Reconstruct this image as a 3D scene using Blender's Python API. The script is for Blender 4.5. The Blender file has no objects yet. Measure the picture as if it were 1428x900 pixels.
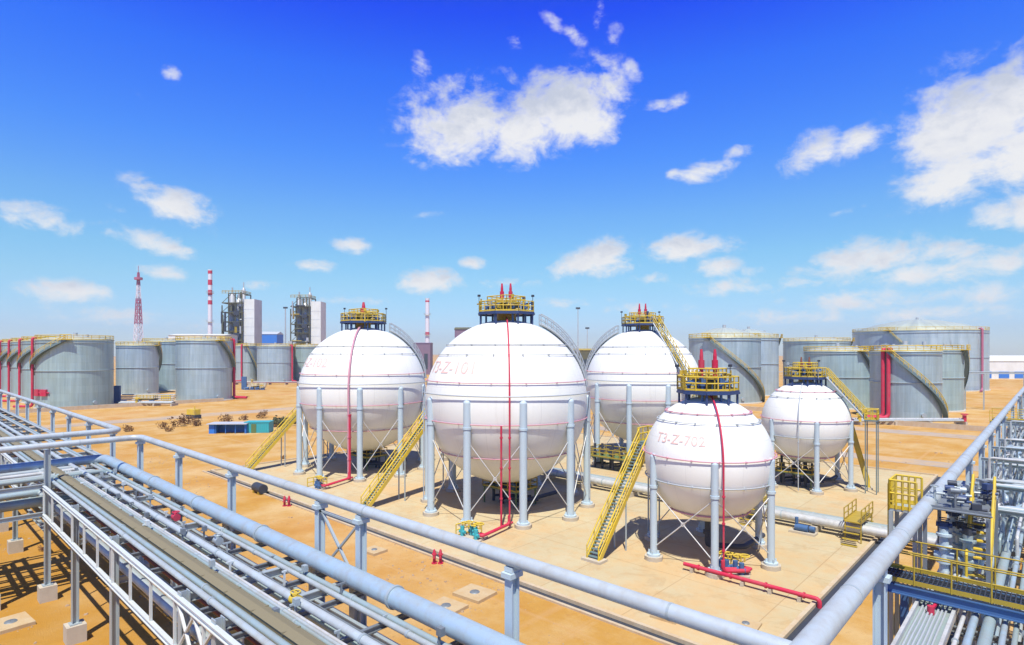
import bpy, math, random
from mathutils import Vector, Matrix
random.seed(7)
PI = math.pi
S = bpy.context.scene
COL = S.collection

# ------------------------------------------------------------------ camera geometry (plant axes: X along the left rack, Y along the right rack)
EYE = 15.0
YAW = math.radians(42.85)
FPX, PCX, HORY = 817.0, 714.0, 490.0
CF = Vector((-math.sin(YAW), math.cos(YAW), 0)); CR = Vector((math.cos(YAW), math.sin(YAW), 0))

def at(px, d, z=0.0):
    """ground position seen in column px of the photograph, d metres ahead"""
    p = CR * ((px - PCX) / FPX * d) + CF * d
    return Vector((p.x, p.y, z))

def onz(px, py, z=0.0):
    return at(px, FPX * (EYE - z) / (py - HORY), z)

def az_to_cam(c):
    return math.atan2(-c[1], -c[0])

# ------------------------------------------------------------------ materials
MATS = {}
def nodes_of(name):
    m = bpy.data.materials.new(name); m.use_nodes = True
    nt = m.node_tree
    return m, nt, nt.nodes, nt.links, nt.nodes['Principled BSDF']

def noise(nt, vec, scale, detail=5, rough=0.55):
    n = nt.nodes.new('ShaderNodeTexNoise'); n.inputs['Scale'].default_value = scale
    n.inputs['Detail'].default_value = detail; n.inputs['Roughness'].default_value = rough
    if vec is not None: nt.links.new(vec, n.inputs['Vector'])
    return n

def ramp(nt, fac, stops):
    r = nt.nodes.new('ShaderNodeValToRGB')
    el = r.color_ramp.elements
    while len(el) > len(stops): el.remove(el[-1])
    while len(el) < len(stops): el.new(0.5)
    for e, (p, c) in zip(el, stops):
        e.position = p; e.color = (c[0], c[1], c[2], 1)
    nt.links.new(fac, r.inputs['Fac'])
    return r

def mixc(nt, fac, a, b, mode='MIX'):
    m = nt.nodes.new('ShaderNodeMix'); m.data_type = 'RGBA'; m.blend_type = mode
    for s, v in ((m.inputs[0], fac), (m.inputs[6], a), (m.inputs[7], b)):
        if isinstance(v, bpy.types.NodeSocket): nt.links.new(v, s)
        elif isinstance(v, (int, float)): s.default_value = v
        else: s.default_value = (v[0], v[1], v[2], 1)
    return m.outputs[2]

def mapping(nt, vec, scale):
    m = nt.nodes.new('ShaderNodeMapping'); m.inputs['Scale'].default_value = scale
    nt.links.new(vec, m.inputs['Vector']); return m.outputs[0]

def paint(name, col, rough=0.45, metal=0.0, dirt=0.25, dirtcol=None, scale=1.5, bump=0.0, spec=0.4):
    m, nt, N, L, b = nodes_of(name)
    geo = N.new('ShaderNodeNewGeometry')
    p = geo.outputs['Position']
    n1 = noise(nt, p, scale, 6, 0.6)
    n2 = noise(nt, mapping(nt, p, (1, 1, 0.18)), scale * 3.1, 4, 0.6)
    dc = dirtcol or tuple(c * 0.62 for c in col)
    f = ramp(nt, n1.outputs['Fac'], [(0.42, (0, 0, 0)), (0.75, (dirt,) * 3)])
    c1 = mixc(nt, f.outputs['Color'], col, dc)
    f2 = ramp(nt, n2.outputs['Fac'], [(0.5, (0, 0, 0)), (0.8, (dirt * 0.8,) * 3)])
    c2 = mixc(nt, f2.outputs['Color'], c1, dc)
    L.new(c2, b.inputs['Base Color'])
    b.inputs['Metallic'].default_value = metal
    b.inputs['Specular IOR Level'].default_value = spec
    rr = ramp(nt, n1.outputs['Fac'], [(0.3, (max(0, rough - .08),) * 3), (0.8, (min(1, rough + .15),) * 3)])
    L.new(rr.outputs['Color'], b.inputs['Roughness'])
    if bump:
        bp = N.new('ShaderNodeBump'); bp.inputs['Strength'].default_value = bump; bp.inputs['Distance'].default_value = 0.02
        L.new(noise(nt, p, scale * 8, 4).outputs['Fac'], bp.inputs['Height']); L.new(bp.outputs[0], b.inputs['Normal'])
    MATS[name] = m
    return m

paint('galvanised', (0.40, 0.46, 0.47), 0.45, 0.25, 0.40, (0.32, 0.35, 0.36), 1.2)
paint('column_paint', (0.46, 0.56, 0.60), 0.5, 0.0, 0.25, (0.42, 0.44, 0.44), 1.2)
paint('silver_pipe', (0.45, 0.51, 0.51), 0.4, 0.2, 0.55, (0.33, 0.30, 0.25), 1.1)
paint('lilac_pipe', (0.47, 0.53, 0.55), 0.42, 0.15, 0.55, (0.33, 0.30, 0.25), 1.1)
paint('blue_pipe', (0.38, 0.50, 0.58), 0.4, 0.25, 0.55, (0.33, 0.30, 0.25), 1.1)
paint('aqua_pipe', (0.34, 0.44, 0.44), 0.42, 0.25, 0.55, (0.33, 0.30, 0.25), 1.1)
paint('pale_pipe', (0.62, 0.63, 0.61), 0.4, 0.2, 0.55, (0.33, 0.30, 0.25), 1.1)
paint('white_steel', (0.64, 0.69, 0.67), 0.45, 0.15, 0.30, (0.45, 0.43, 0.42), 1.8)
paint('cable_cover', (0.21, 0.18, 0.105), 0.75, 0, 0.35, (0.2, 0.17, 0.11), 3)
paint('dark_steel', (0.045, 0.055, 0.075), 0.55, 0.2, 0.3, (0.1, 0.09, 0.08), 2)
paint('tie_steel', (0.22, 0.25, 0.27), 0.5, 0.3, 0.4, (0.12, 0.12, 0.12), 2)
paint('navy_steel', (0.03, 0.06, 0.16), 0.5, 0.1, 0.3, (0.08, 0.09, 0.12), 2)
paint('blue_steel', (0.06, 0.14, 0.30), 0.5, 0.1, 0.3, (0.1, 0.13, 0.2), 2)
paint('stair_grating', (0.16, 0.24, 0.25), 0.6, 0.2, 0.35, (0.1, 0.12, 0.12), 2)
paint('yellow_paint', (0.66, 0.47, 0.03), 0.65, 0, 0.7, (0.42, 0.31, 0.12), 0.9)
paint('ochre_paint', (0.42, 0.30, 0.03), 0.5, 0, 0.35, (0.2, 0.14, 0.04), 2)
paint('red_paint', (0.53, 0.015, 0.06), 0.55, 0, 0.6, (0.42, 0.10, 0.11), 0.9)
paint('pink_paint', (0.60, 0.30, 0.35), 0.5, 0, 0.25, (0.4, 0.16, 0.2), 2)
paint('grey_ring', (0.42, 0.46, 0.48), 0.5, 0.1, 0.3, (0.3, 0.3, 0.3), 2)
paint('lettering_red', (0.78, 0.50, 0.42), 0.6, 0, 0.35, (0.82, 0.76, 0.72), 5)
paint('concrete', (0.50, 0.44, 0.34), 0.85, 0, 0.4, (0.36, 0.29, 0.2), 1.2, 0.3)
paint('dusty_slab', (0.50, 0.38, 0.22), 0.9, 0, 0.6, (0.44, 0.27, 0.11), 1.6, 0.3)
paint('kerb_concrete', (0.52, 0.43, 0.30), 0.85, 0, 0.7, (0.45, 0.29, 0.14), 1.0, 0.3)
paint('green_paint', (0.10, 0.17, 0.06), 0.5, 0, 0.3, (0.2, 0.2, 0.1), 2)
paint('teal_paint', (0.04, 0.38, 0.42), 0.5, 0, 0.3, (0.1, 0.25, 0.25), 0.8)
paint('bright_blue', (0.03, 0.18, 0.60), 0.5, 0, 0.3, (0.1, 0.2, 0.4), 0.8)
paint('roof_sheet', (0.55, 0.58, 0.60), 0.5, 0.2, 0.3, (0.4, 0.4, 0.4), 0.8)
paint('white_cladding', (0.74, 0.75, 0.70), 0.6, 0, 0.3, (0.48, 0.46, 0.4), 0.25)
paint('roof_white', (0.70, 0.70, 0.60), 0.5, 0, 0.25, (0.55, 0.52, 0.4), 0.4)
paint('tower_steel', (0.085, 0.095, 0.065), 0.7, 0.1, 0.6, (0.20, 0.16, 0.05), 0.25)
paint('tower_vessel', (0.50, 0.52, 0.52), 0.45, 0.3, 0.3, (0.3, 0.3, 0.28), 0.4)
paint('mast_red', (0.42, 0.13, 0.20), 0.6, 0, 0.2)
paint('mast_white', (0.72, 0.70, 0.74), 0.6, 0, 0.2)
paint('rust_brown', (0.26, 0.10, 0.06), 0.8, 0, 0.4, (0.14, 0.06, 0.04), 2)
paint('purple_steel', (0.20, 0.14, 0.20), 0.6, 0, 0.3, (0.3, 0.2, 0.2), 0.4)
paint('glass_dark', (0.05, 0.07, 0.09), 0.15, 0, 0.1)

def shell_material():
    m, nt, N, L, b = nodes_of('white_shell')
    tc = N.new('ShaderNodeTexCoord'); o = tc.outputs['Object']; sx = N.new('ShaderNodeSeparateXYZ'); L.new(o, sx.inputs[0])
    a = N.new('ShaderNodeMath'); a.operation = 'ARCTAN2'; L.new(sx.outputs['Y'], a.inputs[0]); L.new(sx.outputs['X'], a.inputs[1])
    cb = N.new('ShaderNodeCombineXYZ'); L.new(a.outputs[0], cb.inputs[0]); L.new(sx.outputs['Z'], cb.inputs[1])
    st = noise(nt, mapping(nt, cb.outputs[0], (16, 0.16, 1)), 1.0, 6, 0.65)
    bl = noise(nt, o, 0.45, 6, 0.62)
    gate = ramp(nt, bl.outputs['Fac'], [(0.45, (0, 0, 0)), (0.72, (1, 1, 1))])
    stk = ramp(nt, st.outputs['Fac'], [(0.52, (0, 0, 0)), (0.72, (.42,) * 3)])
    c = mixc(nt, mixc(nt, 1.0, gate.outputs['Color'], stk.outputs['Color'], 'MULTIPLY'), (0.82, 0.82, 0.75), (0.47, 0.42, 0.33))
    c = mixc(nt, ramp(nt, noise(nt, o, 0.22, 4).outputs['Fac'], [(0.4, (0, 0, 0)), (0.7, (.22,) * 3)]).outputs['Color'], c, (0.62, 0.62, 0.55))
    br = N.new('ShaderNodeTexBrick'); br.offset = .5; br.inputs['Scale'].default_value = 1
    br.inputs['Color1'].default_value = (0, 0, 0, 1); br.inputs['Color2'].default_value = (.05, .05, .05, 1); br.inputs['Mortar'].default_value = (.2, .2, .2, 1)
    br.inputs['Mortar Size'].default_value = .01; br.inputs['Brick Width'].default_value = 1.0; br.inputs['Row Height'].default_value = 1.0
    L.new(mapping(nt, cb.outputs[0], (2.3873, .34, 1)), br.inputs['Vector'])
    c = mixc(nt, br.outputs['Color'], c, (0.40, 0.40, 0.37))
    L.new(c, b.inputs['Base Color']); b.inputs['Roughness'].default_value = .42; b.inputs['Specular IOR Level'].default_value = .3
    bp = N.new('ShaderNodeBump'); bp.inputs['Strength'].default_value = .12; bp.inputs['Distance'].default_value = .03
    L.new(noise(nt, o, .9, 3).outputs['Fac'], bp.inputs['Height']); L.new(bp.outputs[0], b.inputs['Normal'])
    MATS['white_shell'] = m
shell_material()

def tank_material(name, base, dark, warm):
    m, nt, N, L, b = nodes_of(name)
    tc = N.new('ShaderNodeTexCoord'); sx = N.new('ShaderNodeSeparateXYZ'); L.new(tc.outputs['Object'], sx.inputs[0])
    a = N.new('ShaderNodeMath'); a.operation = 'ARCTAN2'; L.new(sx.outputs['Y'], a.inputs[0]); L.new(sx.outputs['X'], a.inputs[1])
    cb = N.new('ShaderNodeCombineXYZ'); L.new(a.outputs[0], cb.inputs[0]); L.new(sx.outputs['Z'], cb.inputs[1])
    st = noise(nt, mapping(nt, cb.outputs[0], (7, 0.03, 1)), 1.1, 7, 0.7)
    blot = noise(nt, mapping(nt, cb.outputs[0], (3, 0.2, 1)), 1.0, 5, 0.6)
    # sheet courses: staggered plates, each a slightly different grey
    br = N.new('ShaderNodeTexBrick'); br.inputs['Scale'].default_value = 1.0
    br.inputs['Color1'].default_value = (0.42, 0.42, 0.42, 1); br.inputs['Color2'].default_value = (0.62, 0.62, 0.62, 1)
    br.inputs['Mortar'].default_value = (0.28, 0.28, 0.28, 1); br.inputs['Mortar Size'].default_value = 0.012
    br.inputs['Brick Width'].default_value = 1.05; br.inputs['Row Height'].default_value = 0.9
    L.new(mapping(nt, cb.outputs[0], (3.2, 0.45, 1)), br.inputs['Vector'])
    c = ramp(nt, st.outputs['Fac'], [(0.3, dark), (0.5, base), (0.72, tuple(min(1, x * 1.25) for x in base))])
    c2 = mixc(nt, ramp(nt, blot.outputs['Fac'], [(0.45, (0, 0, 0)), (0.75, (.55,) * 3)]).outputs['Color'], c.outputs['Color'], warm)
    c3 = mixc(nt, 0.28, c2, br.outputs['Color'], 'OVERLAY')
    oi = N.new('ShaderNodeObjectInfo')
    tone = ramp(nt, oi.outputs['Random'], [(0.0, (.82, .83, .80)), (.5, (1, 1, 1)), (1.0, (.98, .93, .86))])
    c3 = mixc(nt, 1.0, c3, tone.outputs['Color'], 'MULTIPLY')
    rs = noise(nt, mapping(nt, cb.outputs[0], (22, 0.09, 1)), 1.0, 5, 0.6)
    c3 = mixc(nt, ramp(nt, rs.outputs['Fac'], [(0.6, (0, 0, 0)), (0.74, (.5,) * 3)]).outputs['Color'], c3, (0.22, 0.19, 0.15))
    L.new(c3, b.inputs['Base Color'])
    b.inputs['Metallic'].default_value = 0.35
    rr = ramp(nt, st.outputs['Fac'], [(0.3, (.34,) * 3), (0.7, (.55,) * 3)])
    L.new(rr.outputs['Color'], b.inputs['Roughness'])
    MATS[name] = m
tank_material('tank_sheet', (0.42, 0.54, 0.59), (0.29, 0.40, 0.45), (0.42, 0.50, 0.46))
tank_material('tank_sheet_green', (0.35, 0.49, 0.51), (0.24, 0.36, 0.39), (0.36, 0.46, 0.40))
tank_material('tank_roof', (0.40, 0.45, 0.39), (0.32, 0.37, 0.33), (0.42, 0.43, 0.30))
MATS['tank_roof'].node_tree.nodes['Principled BSDF'].inputs['Metallic'].default_value = 0.05

def ground_material():
    m, nt, N, L, b = nodes_of('sand_ground')
    p = N.new('ShaderNodeNewGeometry').outputs['Position']
    big = noise(nt, p, 0.022, 6, 0.6); mid = noise(nt, p, 0.16, 7, 0.65); fine = noise(nt, p, 2.2, 6, 0.7); grain = noise(nt, p, 14, 3, 0.7)
    c = ramp(nt, big.outputs['Fac'], [(0.32, (0.46, 0.235, 0.045)), (0.5, (0.50, 0.280, 0.070)), (0.68, (0.53, 0.285, 0.105))]).outputs['Color']
    c = mixc(nt, ramp(nt, mid.outputs['Fac'], [(0.43, (0, 0, 0)), (0.66, (.9,) * 3)]).outputs['Color'], c, (0.57, 0.40, 0.19))
    c = mixc(nt, ramp(nt, mid.outputs['Fac'], [(0.26, (.6,) * 3), (0.42, (0, 0, 0))]).outputs['Color'], c, (0.41, 0.17, 0.045))
    c = mixc(nt, ramp(nt, fine.outputs['Fac'], [(0.55, (0, 0, 0)), (0.8, (.55,) * 3)]).outputs['Color'], c, (0.36, 0.17, 0.06))
    # wheel ruts running along the plant axes
    for sc, amt, rot in (((0.02, 1.1, 1), .5, 0.1), ((1.0, 0.018, 1), .42, -0.05)):
        mp = N.new('ShaderNodeMapping'); mp.inputs['Scale'].default_value = sc; mp.inputs['Rotation'].default_value = (0, 0, rot)
        L.new(p, mp.inputs['Vector'])
        t = noise(nt, mp.outputs[0], 1.0, 4, 0.6)
        c = mixc(nt, ramp(nt, t.outputs['Fac'], [(0.58, (0, 0, 0)), (0.68, (amt,) * 3)]).outputs['Color'], c, (0.55, 0.345, 0.165))
    # the soil by the pipe rack is a richer ochre than the blown sand farther out
    sy = N.new('ShaderNodeSeparateXYZ'); L.new(p, sy.inputs[0])
    yy = N.new('ShaderNodeMath'); yy.operation = 'MULTIPLY_ADD'; L.new(mid.outputs['Fac'], yy.inputs[0]); yy.inputs[1].default_value = 26; L.new(sy.outputs['Y'], yy.inputs[2])
    mr = N.new('ShaderNodeMapRange'); L.new(yy.outputs[0], mr.inputs['Value']); mr.inputs['From Min'].default_value = 20; mr.inputs['From Max'].default_value = 42; mr.inputs['To Min'].default_value = .75; mr.inputs['To Max'].default_value = 0
    c = mixc(nt, mr.outputs[0], c, mixc(nt, fine.outputs['Fac'], (0.43, 0.215, 0.022), (0.38, 0.175, 0.018)))
    # scattered stones and scrub litter
    v = N.new('ShaderNodeTexVoronoi'); v.inputs['Scale'].default_value = 0.9; L.new(p, v.inputs['Vector'])
    sp = ramp(nt, v.outputs['Distance'], [(0.05, (1, 1, 1)), (0.10, (0, 0, 0))])
    gate = ramp(nt, noise(nt, p, 0.09, 4).outputs['Fac'], [(0.52, (0, 0, 0)), (0.62, (.8,) * 3)])
    mul = N.new('ShaderNodeMath'); mul.operation = 'MULTIPLY'
    L.new(sp.outputs['Color'], mul.inputs[0]); L.new(gate.outputs['Color'], mul.inputs[1])
    c = mixc(nt, mul.outputs[0], c, (0.22, 0.13, 0.07))
    L.new(c, b.inputs['Base Color'])
    b.inputs['Roughness'].default_value = 0.95; b.inputs['Specular IOR Level'].default_value = 0.1
    add = N.new('ShaderNodeMath'); add.operation = 'ADD'; L.new(fine.outputs['Fac'], add.inputs[0]); L.new(grain.outputs['Fac'], add.inputs[1])
    bp = N.new('ShaderNodeBump'); bp.inputs['Strength'].default_value = 0.5; bp.inputs['Distance'].default_value = 0.12
    L.new(add.outputs[0], bp.inputs['Height']); L.new(bp.outputs[0], b.inputs['Normal'])
    MATS['sand_ground'] = m
ground_material()

def slab_material(name, a, bcol, stain, joint=6.0):
    m, nt, N, L, b = nodes_of(name)
    p = N.new('ShaderNodeNewGeometry').outputs['Position']
    n1 = noise(nt, p, 0.12, 6, 0.62); n2 = noise(nt, p, 1.1, 7, 0.68)
    c = ramp(nt, n1.outputs['Fac'], [(0.35, a), (0.65, bcol)]).outputs['Color']
    c = mixc(nt, ramp(nt, n2.outputs['Fac'], [(0.48, (0, 0, 0)), (0.74, (.7,) * 3)]).outputs['Color'], c, stain)
    n4 = noise(nt, p, 0.085, 7, 0.68)
    c = mixc(nt, ramp(nt, n4.outputs['Fac'], [(0.47, (0, 0, 0)), (0.62, (.8,) * 3)]).outputs['Color'], c, (0.56, 0.37, 0.17))
    n3 = noise(nt, p, 0.33, 8, 0.7); n3.inputs['Distortion'].default_value = .8
    c = mixc(nt, ramp(nt, n3.outputs['Fac'], [(0.54, (0, 0, 0)), (0.6, (.30,) * 3), (0.64, (.12,) * 3), (0.75, (.5,) * 3)]).outputs['Color'], c, tuple(x * .72 for x in stain))
    br = N.new('ShaderNodeTexBrick'); br.offset = 0
    br.inputs['Color1'].default_value = (0, 0, 0, 1); br.inputs['Color2'].default_value = (.09, .09, .09, 1); br.inputs['Mortar'].default_value = (.6, .6, .6, 1)
    br.inputs['Scale'].default_value = 1; br.inputs['Mortar Size'].default_value = 0.03; br.inputs['Brick Width'].default_value = joint; br.inputs['Row Height'].default_value = joint
    L.new(p, br.inputs['Vector'])
    c = mixc(nt, br.outputs['Color'], c, tuple(x * .6 for x in stain))
    L.new(c, b.inputs['Base Color']); b.inputs['Roughness'].default_value = 0.9; b.inputs['Specular IOR Level'].default_value = 0.15
    bp = N.new('ShaderNodeBump'); bp.inputs['Strength'].default_value = 0.25; bp.inputs['Distance'].default_value = 0.03
    L.new(n2.outputs['Fac'], bp.inputs['Height']); L.new(bp.outputs[0], b.inputs['Normal'])
    MATS[name] = m
slab_material('pad_concrete', (0.47, 0.385, 0.225), (0.53, 0.455, 0.285), (0.52, 0.33, 0.15))
slab_material('road_surface', (0.36, 0.31, 0.26), (0.42, 0.35, 0.28), (0.46, 0.30, 0.17), 40)

def leaf_material(name, a, bcol):
    m, nt, N, L, b = nodes_of(name)
    p = N.new('ShaderNodeNewGeometry').outputs['Position']
    L.new(ramp(nt, noise(nt, p, 1.7, 3).outputs['Fac'], [(0.35, a), (0.65, bcol)]).outputs['Color'], b.inputs['Base Color'])
    b.inputs['Roughness'].default_value = 0.8
    MATS[name] = m
leaf_material('dry_leaf', (0.16, 0.08, 0.03), (0.26, 0.15, 0.05))
leaf_material('olive_leaf', (0.05, 0.06, 0.025), (0.10, 0.10, 0.04))

# ------------------------------------------------------------------ mesh builder
class MB:
    def __init__(s): s.v = []; s.f = []; s.sm = []
    def add(s, vs, fs, smooth=False):
        o = len(s.v); s.v.extend(tuple(v) for v in vs)
        for f in fs: s.f.append(tuple(o + i for i in f)); s.sm.append(smooth)
        return s
    def box(s, lo, hi):
        (a, b, c), (d, e, f) = lo, hi
        return s.add([(a,b,c),(d,b,c),(d,e,c),(a,e,c),(a,b,f),(d,b,f),(d,e,f),(a,e,f)],
                     [(0,3,2,1),(4,5,6,7),(0,1,5,4),(1,2,6,5),(2,3,7,6),(3,0,4,7)])
    def cbox(s, c, size, rz=0):
        x, y, z = (k / 2 for k in size)
        co, si = math.cos(rz), math.sin(rz)
        vs = []
        for dz in (-z, z):
            for dx, dy in ((-x,-y),(x,-y),(x,y),(-x,y)):
                vs.append((c[0]+dx*co-dy*si, c[1]+dx*si+dy*co, c[2]+dz))
        return s.add(vs, [(0,3,2,1),(4,5,6,7),(0,1,5,4),(1,2,6,5),(2,3,7,6),(3,0,4,7)])
    def bar(s, p, q, w, h=None, up=(0,0,1)):
        h = h or w
        p, q = Vector(p), Vector(q); d = (q - p)
        if d.length < 1e-6: return s
        d.normalize(); u = Vector(up)
        if abs(d.dot(u)) > 0.98: u = Vector((1,0,0))
        r = d.cross(u).normalized(); u = r.cross(d)
        vs = [e + r * (i * w / 2) + u * (j * h / 2) for e in (p, q) for i, j in ((-1,-1),(1,-1),(1,1),(-1,1))]
        return s.add(vs, [(0,1,2,3),(7,6,5,4),(0,4,5,1),(1,5,6,2),(2,6,7,3),(3,7,4,0)])
    def ibeam(s, p, q, w, h, up=(0,0,1), t=0.03):
        p, q = Vector(p), Vector(q); d = (q-p).normalized(); u = Vector(up)
        if abs(d.dot(u)) > 0.98: u = Vector((1,0,0))
        r = d.cross(u).normalized(); u2 = r.cross(d)
        for k in (-1, 1):
            o = u2 * (k * (h/2 - t/2)); s.bar(p+o, q+o, w, t, u2)
        s.bar(p, q, t, h - 2*t - 0.004, u2)
        return s
    def tube(s, path, r, n=10, cap=True):
        P = [Vector(p) for p in path]; m = len(P)
        rs = r if isinstance(r, (list, tuple)) else [r] * m
        T = []
        for i in range(m):
            a = P[i] - P[i-1] if i else P[1] - P[0]
            b = P[i+1] - P[i] if i < m-1 else a
            t = a.normalized() + b.normalized()
            T.append(t.normalized() if t.length > 1e-6 else b.normalized())
        u = Vector((0,0,1)) if abs(T[0].z) < 0.9 else Vector((1,0,0))
        vs = []
        for i in range(m):
            u = (u - T[i] * u.dot(T[i]));
            u = u.normalized() if u.length > 1e-5 else T[i].orthogonal().normalized()
            w = T[i].cross(u)
            for k in range(n):
                a = 2*PI*k/n; vs.append(P[i] + (u*math.cos(a) + w*math.sin(a)) * rs[i])
        fs = [(i*n+k, i*n+(k+1)%n, (i+1)*n+(k+1)%n, (i+1)*n+k) for i in range(m-1) for k in range(n)]
        s.add(vs, fs, True)
        if cap:
            s.add(vs[:n], [tuple(reversed(range(n)))]); s.add(vs[-n:], [tuple(range(n))])
        return s
    def pipe(s, path, r, n=10, bend=None, seg=4):
        """a tube whose corners are rounded elbows"""
        P = [Vector(p) for p in path]; bend = bend or r * 2.5; out = [P[0]]
        for i in range(1, len(P)-1):
            a = (P[i-1]-P[i]); b = (P[i+1]-P[i]); k = min(bend, a.length*.45, b.length*.45)
            a.normalize(); b.normalize()
            for j in range(seg+1):
                t = j/seg
                out.append(P[i] + a*k*(1-t)**2 + b*k*t**2)
        out.append(P[-1])
        return s.tube(out, r, n)
    def lathe(s, prof, n=32, c=(0,0,0), smooth=True, a0=0, a1=2*PI):
        full = abs(a1-a0-2*PI) < 1e-6; m = n if full else n+1
        vs = [(c[0]+r*math.cos(a0+(a1-a0)*k/n), c[1]+r*math.sin(a0+(a1-a0)*k/n), c[2]+z) for r, z in prof for k in range(m)]
        fs = []
        for i in range(len(prof)-1):
            for k in range(n):
                k2 = (k+1) % m; fs.append((i*m+k, i*m+k2, (i+1)*m+k2, (i+1)*m+k))
        return s.add(vs, fs, smooth)
    def disc(s, r, z, n=32, c=(0,0), flip=False):
        vs = [(c[0]+r*math.cos(2*PI*k/n), c[1]+r*math.sin(2*PI*k/n), z) for k in range(n)]
        return s.add(vs, [tuple(reversed(range(n))) if flip else tuple(range(n))])
    def cyl(s, c, r, h, n=16):
        return s.tube([c, (c[0], c[1], c[2]+h)], r, n)
    def ring(s, R, z, r, n=64, m=6, c=(0,0), a0=0, a1=2*PI):
        full = abs(a1-a0-2*PI) < 1e-6
        k = n if full else n+1
        vs = []
        for i in range(k):
            a = a0+(a1-a0)*i/n
            for j in range(m):
                b = 2*PI*j/m; rr = R + r*math.cos(b)
                vs.append((c[0]+rr*math.cos(a), c[1]+rr*math.sin(a), z+r*math.sin(b)))
        fs = [(i*m+j, ((i+1)%k)*m+j, ((i+1)%k)*m+(j+1)%m, i*m+(j+1)%m) for i in range(n) for j in range(m)]
        return s.add(vs, fs, True)
    def rail(s, pts, h=1.1, r=0.04, gap=1.5, closed=False):
        P = [Vector(p) for p in pts]
        if closed: P.append(P[0])
        for a, b in zip(P, P[1:]):
            n = max(1, round((b-a).length / gap))
            for i in range(n+1):
                p = a.lerp(b, i/n); s.tube([p, p+Vector((0,0,h))], r, 5)
            for hh in (h, h*.55): s.tube([a+Vector((0,0,hh)), b+Vector((0,0,hh))], r, 5)
            s.bar(a+Vector((0,0,.09)), b+Vector((0,0,.09)), .02, .14)
        return s
    def build(s, name, mat, parent=None, loc=None):
        me = bpy.data.meshes.new(name)
        off = world_loc(parent) if parent is not None else Vector(loc or (0,0,0))
        me.from_pydata([tuple(Vector(v) - off) for v in s.v], [], s.f)
        me.polygons.foreach_set('use_smooth', s.sm)
        me.materials.append(MATS[mat]); me.update()
        o = bpy.data.objects.new(name, me); COL.objects.link(o)
        if parent is not None: o.parent = parent
        else: o.location = off
        return o

def world_loc(o):
    v = Vector((0,0,0))
    while o is not None: v += o.location; o = o.parent
    return v

def tag(o, label, cat, group=None):
    o['label'] = label; o['category'] = cat
    if group: o['group'] = group
    return o
def thing(name, loc, label, cat, group=None):
    o = bpy.data.objects.new(name, None); COL.objects.link(o); o.location = loc
    return tag(o, label, cat, group)
def structure(o): o['kind'] = 'structure'; return o
def copy_tree(o, parent=None):
    c = o.copy(); COL.objects.link(c)
    if parent is not None: c.parent = parent
    for ch in [k for k in o.children]: copy_tree(ch, c)
    return c

# ------------------------------------------------------------------ ground, pad, roads
def sheet(name, x0, y0, x1, y1, z, mat, nx=1, ny=1):
    vs = [(x0+(x1-x0)*i/nx, y0+(y1-y0)*j/ny, z) for j in range(ny+1) for i in range(nx+1)]
    fs = [(j*(nx+1)+i, j*(nx+1)+i+1, (j+1)*(nx+1)+i+1, (j+1)*(nx+1)+i) for j in range(ny) for i in range(nx)]
    return structure(MB().add(vs, fs).build(name, mat))
sheet('ground', -2000, -2000, 2000, 2000, 0, 'sand_ground', 8, 8)
PX0, PX1, PY0, PY1 = -77.0, -10.55, 28.2, 86.0
structure(MB().box((PX0, PY0, -.2), (PX1, PY1, .06)).build('concrete_pad', 'pad_concrete'))
k = MB()
k.box((PX0-.25, PY0-.25, -.2), (PX1+.25, PY0, .22)); k.box((PX0-.25, PY1, -.2), (PX1+.25, PY1+.25, .22))
k.box((PX0-.25, PY0, -.2), (PX0, PY1, .22)); k.box((PX1, PY0, -.2), (PX1+.25, PY1, .22))
structure(k.build('pad_kerb', 'kerb_concrete'))
d = MB(); d.box((PX0-.75, PY0-.75, -.2), (PX1+.75, PY0-.25, .008)); d.box((PX1+.25, PY0-.25, -.2), (PX1+.75, PY1, .008))
structure(d.build('drain_channel', 'dark_steel'))
k = MB(); k.box((PX0-.95, PY0-.95, -.2), (PX1+.95, PY0-.75, .12)); k.box((PX1+.75, PY0-.75, -.2), (PX1+.95, PY1, .12))
structure(k.build('drain_edge', 'kerb_concrete'))
sheet('service_road', -150, -60, -143, 900, .012, 'road_surface', 1, 20)
sheet('cross_road', -143, 126, 240, 132, .016, 'road_surface', 20, 1)
sheet('inner_road', -142.9, 93, -2, 97.5, .02, 'road_surface', 20, 1)

def gravel():
    rnd = random.Random(21); m = MB(); n = 0
    while n < 2600:
        x, y = rnd.uniform(-95, -4), rnd.uniform(4, 28) if rnd.random() < .72 else rnd.uniform(28, 120)
        if PX0-1 < x < PX1+1 and PY0-1 < y < PY1+1: continue
        if math.sin(x*.31+2*math.sin(y*.17))+math.sin(y*.43+x*.11) < rnd.uniform(-.4, 1.6): continue
        n += 1; r = .03+.10*rnd.random()**4
        if y > 40: r *= 1.8
        a0 = rnd.random()*6
        ring = [(x+r*rnd.uniform(.7,1.2)*math.cos(a0+k*1.2566), y+r*rnd.uniform(.7,1.2)*math.sin(a0+k*1.2566)) for k in range(5)]
        vs = [(*q, -.01) for q in ring] + [(x+(q[0]-x)*.7, y+(q[1]-y)*.7, r*rnd.uniform(.35,.8)) for q in ring]
        m.add(vs, [(5,6,7,8,9)] + [(k,(k+1)%5,5+(k+1)%5,5+k) for k in range(5)])
    o = m.build('gravel', 'stone'); o['kind'] = 'stuff'
paint('stone', (0.42, 0.30, 0.19), .9, 0, .6, (.25, .15, .08), .6)
gravel()

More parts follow.
